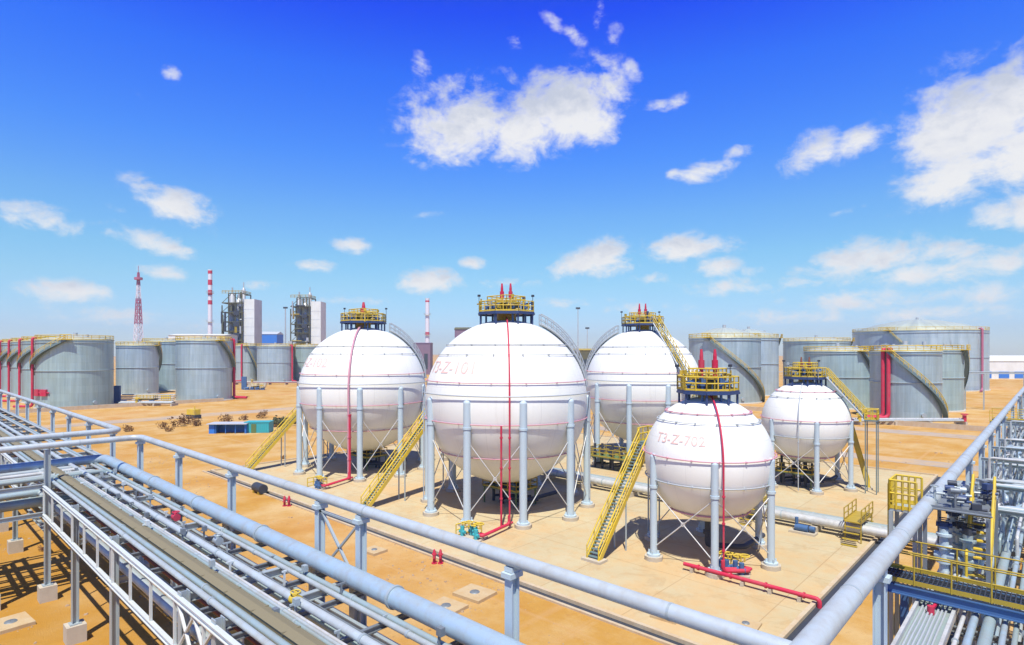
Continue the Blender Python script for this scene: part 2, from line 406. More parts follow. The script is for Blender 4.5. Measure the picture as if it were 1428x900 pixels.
# ------------------------------------------------------------------ spherical tanks
SEG = 96
def meridian(R, H, az, t0, t1, off, n=24):
    """points along a meridian, t measured from the top pole in radians"""
    return [((R+off)*math.sin(t)*math.cos(az), (R+off)*math.sin(t)*math.sin(az), H+(R+off)*math.cos(t)) for t in [t0+(t1-t0)*i/n for i in range(n+1)]]

def wrap_text(text, size, R, H, az, zc, parent, name='lettering'):
    cu = bpy.data.curves.new(name, 'FONT'); cu.body = text; cu.size = size; cu.align_x = 'CENTER'; cu.align_y = 'CENTER'
    cu.offset = 0.0
    tmp = bpy.data.objects.new('tmp', cu); COL.objects.link(tmp)
    dg = bpy.context.evaluated_depsgraph_get(); me = bpy.data.meshes.new_from_object(tmp.evaluated_get(dg))
    bpy.data.objects.remove(tmp)
    import bmesh
    bm = bmesh.new(); bm.from_mesh(me)
    bmesh.ops.triangulate(bm, faces=bm.faces[:])
    bmesh.ops.subdivide_edges(bm, edges=[e for e in bm.edges if e.calc_length() > .35], cuts=2)
    bmesh.ops.triangulate(bm, faces=bm.faces[:])
    for v in bm.verts:
        lat = math.asin(max(-1, min(1, zc/R))) + v.co.y / R
        a = az + v.co.x / (R * math.cos(math.asin(zc/R)))
        rr = R + .03
        v.co = Vector((rr*math.cos(lat)*math.cos(a), rr*math.cos(lat)*math.sin(a), H + rr*math.sin(lat)))
    bm.to_mesh(me); bm.free(); me.materials.clear(); me.materials.append(MATS['lettering_red'])
    o = bpy.data.objects.new(name, me); COL.objects.link(o); o.parent = parent
    return o

def LB(mb, name, mat, parent):
    """build a mesh given in the parent's own coordinates"""
    me_loc = world_loc(parent)
    mb.v = [tuple(Vector(v) + me_loc) for v in mb.v]
    return mb.build(name, mat, parent)

def top_stair(root, pts, az, w, rail):
    """a stair along pts (given in the tank's own coordinates), treads as the part, stringers and handrails under it"""
    side = Vector((-math.sin(az), math.cos(az), 0)) * (w/2)
    tr = MB()
    P = [Vector(p) for p in pts]; n = len(P)-1
    for p in P[1:]: tr.cbox((p.x, p.y, p.z+.05), (.3, w-.08, .05), az)
    s = LB(tr, 'top_stair', 'stair_grating', root)
    for sg in (-1, 1):
        st = MB(); st.tube([p+side*sg for p in P], .12, 4); LB(st, 'stringer', 'grey_ring', s)
        ra = MB(); up = [p+side*sg+Vector((0,0,1.0)) for p in P]; mid = [p+side*sg+Vector((0,0,.5)) for p in P]
        ra.tube(up, .05, 5); ra.tube(mid, .04, 5)
        for i in range(0, n+1, 3): ra.tube([P[i]+side*sg, up[i]], .045, 5)
        LB(ra, 'handrail', rail, s)

def sphere_tank(c, R, H, N, label, text=None, text_phi=-45, text_z=1.5, text_size=1.2, risers=(), rings=(), stairs=(), grey=None, deck_r=2.9, deck_h=.72, vents='pair', colr=.33):
    root = thing('spherical_tank', (c[0], c[1], 0), label, 'gas tank', 'white spherical gas tanks')
    view = az_to_cam(c)
    sh = MB(); sh.lathe([(R*math.sin(PI*i/56), H - R*math.cos(PI*i/56)) for i in range(57)], SEG)
    shell = LB(sh, 'shell', 'white_shell', root)
    for i in range(N):
        a = 2*PI*i/N; x, y = (R-.02)*math.cos(a), (R-.02)*math.sin(a)
        m = MB(); m.tube([(x,y,.35),(x,y,H+.35)], colr, 18)
        m.tube([(x,y,H-1.9),(x,y,H-1.72)], colr+.06, 18)
        m.tube([(x,y,.35),(x,y,.5)], colr+.22, 18)
        for kx in range(4):
            b = a + PI/4 + kx*PI/2
            m.bar((x+math.cos(b)*colr*.8, y+math.sin(b)*colr*.8, .5), (x+math.cos(b)*(colr+.14), y+math.sin(b)*(colr+.14), .5), .03, .5)
        cap = [(colr*math.cos(t), colr*.8*math.sin(t)) for t in [PI/2*j/5 for j in range(6)]]
        m.lathe(cap, 18, (x,y,H+.35))
        col = LB(m, 'column', 'column_paint', root)
        f = MB(); f.tube([(x,y,.05),(x,y,.352)], colr+.42, 8)
        LB(f, 'footing', 'concrete', col)
    for i in range(N):
        a, b = 2*PI*i/N, 2*PI*(i+1)/N; zt = H*.72; zb = .9
        pa, pb = (R*math.cos(a), R*math.sin(a)), (R*math.cos(b), R*math.sin(b))
        m = MB(); m.tube([(*pa, zb), (*pb, zt)], .045, 6); m.tube([(*pb, zb), (*pa, zt)], .045, 6)
        mx, my = (pa[0]+pb[0])/2, (pa[1]+pb[1])/2
        m.cbox((mx, my, (zb+zt)/2), (.3, .05, .3), (a+b)/2+PI/2)
        LB(m, 'brace', 'pale_pipe', root)
    for zr, mat, rad in rings:
        rr = math.sqrt(R*R - zr*zr)
        m = MB(); m.ring(rr+.14, H+zr, rad, 80, 6)
        for j in range(16):
            a = 2*PI*(j+.5)/16; m.bar(((rr-.05)*math.cos(a), (rr-.05)*math.sin(a), H+zr), ((rr+.2)*math.cos(a), (rr+.2)*math.sin(a), H+zr), .08, .11)
        LB(m, 'spray_ring', mat, root)
    if grey:
        zr, p0, p1 = grey; rr = R + .2
        m = MB(); pts = [(rr*math.cos(view+math.radians(p)), rr*math.sin(view+math.radians(p)), H+zr) for p in [p0+(p1-p0)*j/40 for j in range(41)]]
        pts = [(pts[0][0], pts[0][1], 1.0), (pts[0][0], pts[0][1], H+zr-.6)] + pts + [(pts[-1][0], pts[-1][1], H+zr-.6), (pts[-1][0], pts[-1][1], 1.0)]
        m.tube(pts, .055, 8); LB(m, 'water_main', 'grey_ring', root)
    for phi, top, rad, mat in risers:
        a = view + math.radians(phi)
        m = MB(); t0 = math.acos(max(-1, min(1, top/R)))
        if t0 < PI/2:
            pts = meridian(R, H, a, t0, PI/2, .22)
        else: pts = [((R+.22)*math.cos(a), (R+.22)*math.sin(a), H+top)]
        pts.append((pts[-1][0], pts[-1][1], .3))
        m.tube(pts, rad, 8)
        for z in (H*.25, H*.5, H*.75):
            m.cyl((pts[-1][0], pts[-1][1], z), rad+.05, .12, 8)
        LB(m, 'riser_pipe', mat, root)
    # bottom outlet
    m = MB(); m.tube([(0,0,H-R+.05),(0,0,.9)], .22, 12); m.cyl((0,0,1.5), .34, .25, 12); m.pipe([(0,0,.95),(0,0,.7),(2.2,1.2,.7),(2.2,5,.7)], .2, 10)
    LB(m, 'outlet_pipe', 'dark_steel', root)
    # top platform: octagonal deck on short legs
    zt = H + R + deck_h; r = deck_r
    oc = [(r*math.cos(PI/8+PI/4*j), r*math.sin(PI/8+PI/4*j)) for j in range(8)]
    m = MB(); vs = [(x,y,zt-.12) for x,y in oc] + [(x,y,zt) for x,y in oc]
    m.add(vs, [tuple(reversed(range(8))), tuple(range(8,16))] + [(j,(j+1)%8,8+(j+1)%8,8+j) for j in range(8)])
    for j in range(8):
        m.bar((*oc[j], zt-.19), (*oc[(j+1)%8], zt-.19), .1, .14)
        a = PI/8 + PI/4*j; q = r*.93; zb = H + math.sqrt(max(0, R*R-q*q))
        m.tube([(q*math.cos(a), q*math.sin(a), zb-.05), (q*math.cos(a), q*math.sin(a), zt-.1)], .09, 6)
    deck = LB(m, 'top_platform', 'navy_steel', root)
    m = MB(); m.rail([(x*.97,y*.97,zt) for x,y in oc], 1.0, .05, .8, True); LB(m, 'guard_rail', 'yellow_paint', deck)
    m = MB(); m.lathe([(r*.32, H+R-.2),(r*.32, zt+.5),(r*.38, zt+.5),(r*.38, zt+.75),(.001, zt+.8)], 16)
    LB(m, 'manway', 'ochre_paint', root)
    # upper valve stage with its own rail
    up = MB(); q = r*.45; sq = [(-q,-q),(q,-q),(q,q),(-q,q)]
    up.box((-q,-q,zt+.8),(q,q,zt+.87))
    for x, y in sq: up.tube([(x*.95,y*.95,zt),(x*.95,y*.95,zt+.81)], .06, 6)
    stg = LB(up, 'valve_stage', 'ochre_paint', root)
    m = MB(); m.rail([(x,y,zt+.87) for x,y in sq], .7, .05, .6, True); LB(m, 'guard_rail', 'yellow_paint', stg)
    # valves on the deck
    m = MB(); rnd = random.Random(int(c[0]*7))
    for j in range(7):
        a = 2*PI*j/7 + .4; q = r*.68; x, y = q*math.cos(a), q*math.sin(a)
        m.tube([(x,y,H+math.sqrt(R*R-q*q)-.1),(x,y,zt+.55+rnd.random()*.4)], .1, 8); m.cyl((x,y,zt+.35), .2, .18, 10)
        m.tube([(x,y,zt+.6),(x*.5,y*.5,zt+.6)], .08, 6); m.cyl((x*.7,y*.7,zt+.5), .16, .3, 8)
    LB(m, 'valve_manifold', 'blue_steel', root)
    for j in range(20):
        a = rnd.random()*2*PI; q = r*rnd.uniform(.25, .98); x, y = q*math.cos(a), q*math.sin(a); h = rnd.uniform(.4, 1.5); m = MB()
        m.tube([(x,y,zt-.1),(x,y,zt+h)], rnd.uniform(.04,.1), 6); b = rnd.random()*2*PI; l = rnd.uniform(.3,1.0)
        m.tube([(x,y,zt+h*.8),(x+l*math.cos(b),y+l*math.sin(b),zt+h*.8)], rnd.uniform(.04,.08), 6)
        if j % 2: m.cbox((x,y,zt+h), (.28,.22,.3), b)
        LB(m, 'deck_pipe', ('ochre_paint','yellow_paint','ochre_paint','navy_steel','galvanised')[j % 5], root)
    # relief vents
    spots = {'pair': [(-.42,0),(.42,0)], 'single': [(0,0)], 'large': [(-.45,.05),(.5,-.05)], 'dark': [(-.4,0),(.4,0)]}[vents]
    vh, vr = {'pair': (2.35,.13), 'single': (2.0,.22), 'large': (2.5,.14), 'dark': (1.7,.12)}[vents]
    for x, y in spots:
        px, py = x*math.cos(view+PI/2) - y*math.sin(view+PI/2), x*math.sin(view+PI/2) + y*math.cos(view+PI/2)
        m = MB(); m.tube([(px,py,zt+.4),(px,py,zt+vh)], vr, 10); m.tube([(px,py,zt+vh*.6),(px,py,zt+vh*.88)], vr*1.6, 12)
        m.tube([(px,py,zt+vh),(px,py,zt+vh+.5)], [vr, vr*.6], 10)
        LB(m, 'relief_vent', 'red_paint' if vents != 'dark' else 'rust_brown', root)
    # lamp posts on the rail
    for j in (1, 4):
        x, y = oc[j]; m = MB(); m.tube([(x,y,zt),(x,y,zt+1.7)], .03, 5); m.cbox((x,y,zt+1.75),(.26,.18,.2))
        LB(m, 'floodlight', 'dark_steel', root)
    for phi, kind in stairs:
        a = view + math.radians(phi)
        if kind == 'curved': top_stair(root, meridian(R, H, a, math.asin(deck_r/R)+.05, 1.42, .34, 34), a, .8, 'grey_ring')
        else:
            r0, r1, z0, z1 = deck_r, R+(1.9 if R > 6 else 1.35), zt, H+.7
            top_stair(root, [((r0+(r1-r0)*i/36)*math.cos(a), (r0+(r1-r0)*i/36)*math.sin(a), z0+(z1-z0)*i/36) for i in range(37)], a, .95, 'yellow_paint')
            m = MB(); m.cbox(((r1+.5)*math.cos(a), (r1+.5)*math.sin(a), z1-.06), (1.2, 1.5, .12), a)
            for sx, sy in ((-.5,-.65),(.5,-.65),(.5,.65),(-.5,.65)):
                q = ((r1+.5+sx)*math.cos(a)-sy*math.sin(a), (r1+.5+sx)*math.sin(a)+sy*math.cos(a)); m.bar((*q, .1), (*q, z1-.1), .09)
            o = LB(m, 'landing', 'stair_grating', root)
            m = MB(); q = [((r1+.5+sx)*math.cos(a)-sy*math.sin(a), (r1+.5+sx)*math.sin(a)+sy*math.cos(a), z1) for sx, sy in ((-.55,.7),(.55,.7),(.55,-.7),(-.55,-.7))]
            m.rail(q, 1.1, .055, .7); LB(m, 'guard_rail', 'yellow_paint', o)
    if text: wrap_text(text, text_size, R, H, view+math.radians(text_phi), text_z, root)
    return root

RB, HB, RS, HS = 7.85, 10.2, 4.55, 7.1
BIGR = ((5.4,'grey_ring',.045),(4.5,'grey_ring',.03),(2.05,'pink_paint',.042),(-1.5,'pink_paint',.05),(-4.6,'pink_paint',.05))
SMR = ((3.5,'pink_paint',.04),(2.9,'grey_ring',.03),(.5,'pink_paint',.045),(-1.3,'grey_ring',.05),(-3.6,'pink_paint',.06))
tA = at(706, 57.3); tB = at(507, 75.0); tC = at(896, 81.5); tS = at(987, 43.4); tT = at(1123, 65.7)
sphere_tank(tA, RB, HB, 10, 'largest white spherical gas tank in the middle, two red pipes down its front', 'T3-Z-101', -47, 3.3, 1.7,
    ((2, RB-.02, .075, 'red_paint'), (-3, -1.5, .085, 'red_paint')), BIGR, ((100, 'curved'),), (.95, -75, 80))
sphere_tank(tB, RB, HB, 10, 'white spherical gas tank with a single red vent, nearest the left silver tanks', 'T3-Z-102', -62, 3.4, 1.7,
    ((-12, RB-.02, .12, 'pink_paint'), (-11, -2.5, .15, 'red_paint')), BIGR, ((100, 'curved'),), (.95, -75, 80), vents='single')
sphere_tank(tC, RB, HB, 10, 'big white spherical gas tank half hidden behind the largest one', None, 0, 0, 0,
    (), BIGR, ((38, 'straight'), (-100, 'curved')), (.95, -75, 80), vents='pair')
sphere_tank(tS, RS, HS, 6, 'small white spherical gas tank at the front with a bright red pipe down it', 'T3-Z-702', -28, 1.75, 1.0,
    ((12, RS-.02, .065, 'red_paint'),), SMR, (), None, 2.2, .5, 'large', .25)
sphere_tank(tT, RS, HS, 6, 'small white spherical gas tank at the rear, yellow stair down its right side', None, 0, 0, 0,
    ((-8, RS-.02, .05, 'grey_ring'),), SMR, ((78, 'straight'),), None, 2.2, .5, 'dark', .25)

# straight stairs standing on the pad
def stair(label, p0, p1, w=1.0, legs=True, land=None, group='yellow straight stairs up to the spherical tanks'):
    p0, p1 = Vector(p0), Vector(p1)
    root = thing('access_stair', p0, label, 'staircase', group)
    d = p1 - p0; h = Vector((d.x, d.y, 0)).normalized(); s = Vector((-h.y, h.x, 0)) * (w/2)
    for sg in (-1, 1):
        m = MB(); m.bar(p0+s*sg, p1+s*sg, .1, .36); m.build('stringer', 'yellow_paint', root)
        m = MB(); up = Vector((0,0,1.05)); m.tube([p0+s*sg+up, p1+s*sg+up], .06, 6); m.tube([p0+s*sg+up*.55, p1+s*sg+up*.55], .05, 6)
        n = max(3, int(d.length/1.3))
        for i in range(n+1): q = p0.lerp(p1, i/n)+s*sg; m.tube([q, q+up], .05, 6)
        m.build('handrail', 'yellow_paint', root)
    m = MB(); n = int(d.z/.21)
    for i in range(1, n): q = p0.lerp(p1, i/n); m.cbox((q.x,q.y,q.z+.08), (.28, w-.12, .05), math.atan2(h.y, h.x))
    m.build('tread', 'stair_grating', root)
    m = MB(); m.cbox((p0.x+h.x*.2, p0.y+h.y*.2, .14), (1.0, w+.6, .2), math.atan2(h.y,h.x)); m.build('footing', 'concrete', root)
    if land:
        a = math.atan2(h.y, h.x); c = p1 + h*land/2
        m = MB(); m.cbox((c.x,c.y,p1.z-.05), (land, w+.3, .12), a); m.build('landing', 'stair_grating', root)
        m = MB(); q = [p1+s*1.25, p1+s*1.25+h*land, p1-s*1.25+h*land, p1-s*1.25]; m.rail(q, 1.1, .06, .8); m.build('guard_rail', 'yellow_paint', root)
    if legs:
        for t in ((.5,) if not land else (.5, 1.0)):
            for sg in (-1, 1):
                q = p0.lerp(p1, t)+s*sg + (h*(land or 0)*.9 if t == 1.0 else Vector((0,0,0)))
                m = MB(); m.tube([(q.x,q.y,.06), (q.x,q.y,q.z-.1)], .07, 6); m.build('leg', 'galvanised', root)
    return root
stair('yellow stair climbing to the small front spherical tank from the pad', (-24.1, 34.4, .06), (-24.1, 41.6, 7.7), 1.0, True, 1.6)
stair('long yellow stair climbing to the largest spherical tank in the middle', (-48.1, 31.2, .06), (-48.1, 40.0, 9.0), 1.0, True, 1.6)
stair('yellow stair at the pad corner climbing to the tank with one red vent', (-73.6, 31.0, .06), (-73.6, 40.2, 9.2), 1.0, True, 1.6)
stair('steep yellow ladder stair at the right of the small spherical tank behind', (-14.9, 73.2, .06), (-16.7, 72.6, 7.3), .9, False, 1.2)
stair('yellow stair half hidden behind the front spherical tank, climbing to the half-hidden big one', (-33.2, 62.0, .06), (-33.2, 70.5, 8.8), 1.0, True, 1.6)

# ------------------------------------------------------------------ cylindrical storage tanks
def storage_tank(c, R, H, label, top_phi=None, bot_phi=None, red=(), roof=1.6, mat='tank_sheet', seg=56, group='silver storage tanks', girder=.55, boxes=None, rail=True):
    root = thing('storage_tank', (c[0], c[1], 0), label, 'storage tank', group)
    view = az_to_cam(c)
    m = MB(); m.lathe([(R,0),(R,H)], seg)
    LB(m, 'shell', mat, root)
    m = MB(); m.lathe([(R+.35,0),(R+.35,.35),(R,.35)], seg); LB(m, 'base_ring', 'concrete', root)
    m = MB(); m.lathe([(R+.18,H-.15),(R+.18,H),(R*.66,H+roof*.55),(R*.3,H+roof*.9),(.01,H+roof)], seg); m.lathe([(R,H-.15),(R+.18,H-.15)], seg)
    roofo = LB(m, 'roof', 'tank_roof', root)
    for vx, vy, vz, vr in ((0,0,H+roof-.1,.5),(R*.5,R*.2,H+roof*.5,.35),(-R*.4,R*.4,H+roof*.5,.35)): LB(MB().cyl((vx,vy,vz), vr, .9, 10), 'roof_vent', 'tower_vessel', roofo)
    for g in ((girder, .96) if girder else ()):
        m = MB(); m.lathe([(R,H*g-.12),(R+.22,H*g-.08),(R+.22,H*g+.02),(R,H*g+.05)], seg, smooth=False); LB(m, 'wind_girder', 'galvanised', root)
    if rail:
        m = MB(); n = seg//2
        for k in range(n):
            a = 2*PI*k/n; m.tube([(R*math.cos(a),R*math.sin(a),H),(R*math.cos(a),R*math.sin(a),H+1.2)], .06, 4)
        m.ring(R, H+1.2, .07, seg, 4); m.ring(R, H+.65, .06, seg, 4); m.ring(R, H+.12, .1, seg, 4)
        LB(m, 'guard_rail', 'yellow_paint', root)
    if top_phi is not None:
        n = 40; pts = []
        for i in range(n+1):
            a = view + math.radians(top_phi+(bot_phi-top_phi)*i/n); pts.append((a, H*(1-i/n)))
        st = MB(); ra = MB()
        for (a, z), (b, y) in zip(pts, pts[1:]):
            for q in (R+.12, R+1.0):
                st.bar((q*math.cos(a),q*math.sin(a),z), (q*math.cos(b),q*math.sin(b),y), .06, .5)
            st.add([(q*math.cos(e),q*math.sin(e),w) for q,e,w in ((R+.12,a,z),(R+1.0,a,z),(R+1.0,b,y),(R+.12,b,y))], [(0,1,2,3)])
        s = LB(st, 'spiral_stair', 'stair_grating', root)
        q = R+1.0
        ra.tube([(q*math.cos(a),q*math.sin(a),z+1.15) for a,z in pts], .08, 5); ra.tube([(q*math.cos(a),q*math.sin(a),z+.65) for a,z in pts], .06, 5)
        for a, z in pts[::2]: ra.tube([(q*math.cos(a),q*math.sin(a),z),(q*math.cos(a),q*math.sin(a),z+1.15)], .06, 4)
        LB(ra, 'handrail', 'yellow_paint', s)
        a = pts[0][0]; m = MB(); m.cbox(((R+.6)*math.cos(a),(R+.6)*math.sin(a),H+.02),(1.6,2.4,.12),a); m.rail([((R+1.3)*math.cos(a-.12),(R+1.3)*math.sin(a-.12),H+.08),((R+1.3)*math.cos(a+.12),(R+1.3)*math.sin(a+.12),H+.08)],1.2,.07,.8)
        LB(m, 'stair_head', 'yellow_paint', root)
    for phi, rad in red:
        a = view+math.radians(phi); q = R+rad+.15
        m = MB(); m.pipe([((R-.5)*math.cos(a),(R-.5)*math.sin(a),H+.45),(q*math.cos(a),q*math.sin(a),H+.45),(q*math.cos(a),q*math.sin(a),.6),((q+4)*math.cos(a-.25),(q+4)*math.sin(a-.25),.6)], rad, 8)
        LB(m, 'foam_pipe', 'red_paint' if R < 20 else 'mast_red', root)
    if boxes:
        for phi in boxes:
            a = view+math.radians(phi); m = MB(); m.cbox(((R+.25)*math.cos(a),(R+.25)*math.sin(a),4.3),(.5,1.9,1.7),a); m.tube([((R+.3)*math.cos(a-.18),(R+.3)*math.sin(a-.18),4.3),((R+.3)*math.cos(a+.18),(R+.3)*math.sin(a+.18),4.3)],.15,6)
            LB(m, 'hose_box', 'red_paint', root)
    # manhole and drain nozzle on the shell
    a = view + .5; m = MB(); m.tube([((R-.2)*math.cos(a),(R-.2)*math.sin(a),1.4),((R+.35)*math.cos(a),(R+.35)*math.sin(a),1.4)], .5, 12); LB(m, 'manhole', 'galvanised', root)
    return root

# left row, running away to the left; the first one is the tank seen whole
for i in range(6):
    lab = ['silver storage tank whose shell stands whole at the left, with two red hose boxes', 'silver tank just left of the whole one, mostly covered by it',
           'third silver tank of the receding left row, mostly hidden', 'fourth silver tank of the receding left row, a sliver with a red pipe',
           'fifth silver tank of the receding left row, at the picture edge', 'last silver tank of the receding left row, beyond the others'][i]
    storage_tank((-195-25*i, 36+i*.5), 8.6, 18.0, lab, -12, -210, ((-84, .32),), 1.2, 'tank_sheet_green', boxes=(-64, -48) if i == 0 else None, group='silver tanks of the left row')
storage_tank(at(285, 180), 7.7, 18.2, 'bright silver storage tank with yellow top rail, right of the whole left tank', 30, 150, ((86, .4),), 1.0, group='silver tanks near the process towers')
storage_tank(at(192, 206), 6.4, 17.0, 'pale silver tank between the two nearest left tanks, behind low pumps', 60, 170, (), 1.0, group='silver tanks near the process towers')
storage_tank(at(232, 228), 8.0, 18.6, 'blue-grey tank peeping out behind the bright silver tank', 60, 170, (), 1.0, 'tank_sheet_green', group='silver tanks near the process towers')
storage_tank(at(343, 290), 5.2, 17.6, 'narrow far silver tank under the left process tower, red pipe at its side', 0, 80, ((-20, .4),), 1.0, group='silver tanks near the process towers')
storage_tank(at(384, 285), 8.2, 17.4, 'far silver tank between the two process towers', 70, 170, ((60, .4),), 1.0, group='silver tanks near the process towers')
storage_tank(at(428, 300), 8.0, 17.4, 'far silver tank under the right process tower beside the left white sphere', 60, 170, (), 1.0, 'tank_sheet_green', group='silver tanks near the process towers')
storage_tank(at(1010, 176), 10.2, 18.9, 'grey tank behind the small front sphere, dark spiral stair down its right edge', -25, 95, (), 3.2, group='grey tanks behind the small spheres')
storage_tank(at(1044, 205), 9.6, 19.6, 'grey tank with low cone roof just behind the one with the dark stair', 100, 200, (), 3.2, group='grey tanks behind the small spheres')
storage_tank(at(1138, 226), 11.6, 18.8, 'wide dull tank far behind the small rear sphere, green railed top', 100, 200, (), 1.6, 'tank_sheet_green', group='grey tanks behind the small spheres')
storage_tank(at(1168, 158), 8.2, 15.0, 'grey tank right behind the small rear sphere and its stair', 40, 120, (), 1.4, 'tank_sheet_green', group='grey tanks behind the small spheres')
storage_tank(at(1262, 131), 6.75, 15.0, 'nearest grey tank on the right, thick crimson pipe and dark spiral stair on its shell', -25, 92, ((-33, .42), (-24, .42)), 1.5, group='grey tanks on the right')
storage_tank(at(1289, 152), 8.2, 15.3, 'green-grey tank directly behind the one with the crimson pipe', 70, 140, (), 1.4, 'tank_sheet_green', group='grey tanks on the right')
storage_tank(at(1279, 240), 23.0, 23.0, 'huge wide grey tank towering behind the right tanks, stair from its yellow rim', -24, 30, ((58, .4),), 5.0, seg=96, group='grey tanks on the right')

# low pump stations between the left tanks
def pump_station(px, d, label, seed, w=9):
    rnd = random.Random(seed); p = at(px, d); root = thing('pump_station', p, label, 'pumps', 'pump stations by the tanks')
    def W(a, b, z): q = p + CR*a + CF*b; return (q.x, q.y, z)
    m = MB()
    for k in range(5):
        z = .6+.45*k; m.pipe([W(-w/2,k*.5,z), W(w*.45,k*.5,z), W(w*.45,k*.5+1,z-.4)], .16, 6)
    m.build('pipework', 'silver_pipe', root)
    m = MB()
    for k in range(4): a = -w*.4+k*w*.25; m.tube([W(a,-.8,.7), W(a+1.3,-.8,.7)], .42, 10); m.cbox(W(a+.6,-.8,.2), (1.6,.9,.36), YAW)
    m.build('pump', 'blue_steel', root)
    m = MB(); m.rail([W(-w*.1,-1.5,1.4), W(w*.2,-1.5,1.4), W(w*.2,.2,1.4)], 1.1, .09, 1.0); m.rail([W(w*.34,-1.5,.9), W(w*.5,-1.5,.9)], 1.5, .12, .6); m.build('guard_rail', 'yellow_paint', root)
    m = MB(); m.cbox(W(.5,0,1.35), (w*.35,2,.12), YAW)
    for a in (-1.2, 2): m.bar(W(a,0,0), W(a,0,1.35), .15)
    m.build('platform', 'dark_steel', root)
    m = MB(); m.cbox(W(-w*.52,.2,2.6), (1.9,.6,5.0), YAW); m.build('switch_cabinet', 'blue_steel', root)
pump_station(203, 168, 'pumps, pipes and blue cabinet on the sand between the left tanks', 3, 16)
pump_station(355, 228, 'small pump station with red sand round it, below the left process tower', 5, 8)

def pipe_bank(px0, px1, d, label, mats):
    a, b = at(px0, d), at(px1, d); root = thing('pipe_bank', a.lerp(b, .5), label, 'pipes', 'low pipe banks in the tank yards'); n = max(3, int((b-a).length/7)); dd = (b-a).normalized()
    for k, mt in enumerate(mats):
        o = CF*(.7*k)+Vector((0,0,.9+.25*(k%2))); m = MB(); m.tube([a+o, b+o], .24-.03*k, 8); m.build('pipe_body', mt, root)
    for k in range(n+1):
        q = a.lerp(b, k/n); m = MB(); m.cbox((q.x+CF.x, q.y+CF.y, .35), (.4, 3.2, .7), YAW); m.build('sleeper', 'concrete', root)
        if k % 3 == 1:
            m = MB(); m.cyl((q.x,q.y,.7), .35, 1.3, 10); m.ring(.6, 2.2, .09, 14, 5, (q.x,q.y)); m.build('valve', ('yellow_paint','red_paint','blue_steel')[k//3 % 3], root)
pipe_bank(166, 240, 160, 'low pipe bank with valves in front of the pale tank between the nearest left tanks', ('silver_pipe','pale_pipe','dark_steel'))
pipe_bank(328, 445, 262, 'low reddish pipe bank below the two process towers', ('rust_brown','silver_pipe','red_paint'))
pipe_bank(1150, 1345, 119, 'low pipe bank along the dike before the right tanks', ('silver_pipe','pale_pipe','aqua_pipe'))
# ------------------------------------------------------------------ process towers, stacks, far buildings
def process_tower(px, d, w, h, label, block_dx, block_w, block_h):
    p = at(px, d); root = thing('process_tower', p, label, 'process tower', 'process towers on the horizon')
    ax, ay = CR, CF
    def W(a, b, z): q = p + ax*a + ay*b; return (q.x, q.y, z)
    m = MB(); n = 9
    for a in (-w/2, -w/6, w/6, w/2):
        for b in (-w/2, w/2): m.bar(W(a,b,0), W(a,b,h*(.86 if a < -w/3 else 1)), .5)
    for k in range(1, n+1):
        z = h*k/n
        for b in (-w/2, w/2): m.bar(W(-w/2 if k < n else -w/6,b,z), W(w/2,b,z), .45, .5)
        for a in (-w/2, w/2):
            if k < n or a > 0: m.bar(W(a,-w/2,z), W(a,w/2,z), .45, .5)
        m.bar(W(-w/2,-w/2,z-h/n), W(0,-w/2,z), .25); m.bar(W(0,-w/2,z), W(w/2,-w/2,z-h/n), .25)
    m.build('steel_frame', 'tower_steel', root)
    m = MB()
    for k in range(1, n): m.cbox(W(0,0,h*k/n+.1), (w*.98, w*.98, .2), YAW)
    m.build('floor_deck', 'tower_steel', root)
    for a, r, hh in ((-w*.22, w*.15, h*1.02), (w*.12, w*.2, h*.95), (w*.36, w*.1, h*1.08)):
        m = MB(); q = W(a, 0, 0); m.tube([q, (q[0],q[1],hh-r), (q[0],q[1],hh)], [r, r, r*.3], 14); m.cyl((q[0],q[1],hh), r*.25, 3, 6); m.build('vessel', 'tower_vessel', root)
    m = MB(); m.rail([W(-w/2,-w/2,h), W(w/2,-w/2,h), W(w/2,w/2,h)], 1.6, .14, 2); m.build('guard_rail', 'ochre_paint', root)
    m = MB()
    for k in range(5): q = W(w*.25, -w*.55, h*(.25+.13*k)); m.cbox(q, (w*.28,.5,h*.05), YAW)
    m.build('dark_duct', 'dark_steel', root)
    rt = random.Random(int(px))
    for k in range(46):
        a, b, z = rt.uniform(-w*.52,w*.5), rt.choice((-w*.52, -w*.4, w*.1)), rt.uniform(.08,.97)*h; m = MB(); g = rt.random()
        if a < -w*.2: z *= .84
        if g < .4: m.tube([W(a,b,z), W(a,b,min(h*1.03, z+rt.uniform(3,12)))], rt.uniform(.25,.6), 8)
        elif g < .7: m.tube([W(a,b,z), W(min(w*.5,a+rt.uniform(2,6)),b,z)], rt.uniform(.2,.45), 8)
        else: m.cbox(W(a,b,z), (rt.uniform(1,3),rt.uniform(.8,1.6),rt.uniform(1,3)), YAW)
        m.build('plant_fitting', rt.choice(('tower_steel','tower_steel','dark_steel','ochre_paint','tower_vessel')), root)
    m = MB(); m.cbox(W(block_dx, 1.0, block_h/2), (block_w, w*.9, block_h), YAW); o = m.build('stair_block', 'white_cladding', root)
    m = MB()
    for k in range(8):
        m.cbox(W(block_dx-block_w*.49-.02, -.5, block_h*(.1+.11*k)), (.12, 1.2, 1.6), YAW)
        m.cbox(W(block_dx, 1.0-w*.45-.02, block_h*(.1+.11*k)), (block_w*.95, .1, .14), YAW)
    m.build('panel_joint', 'roof_sheet', o)
process_tower(330, 330, 11.0, 47, 'tall dark process tower left of the other, white block on its right side', 8.6, 6.2, 44)
process_tower(423, 345, 10.8, 46, 'dark process tower nearer the white spheres, white block on its right side', 8.6, 5.8, 44)

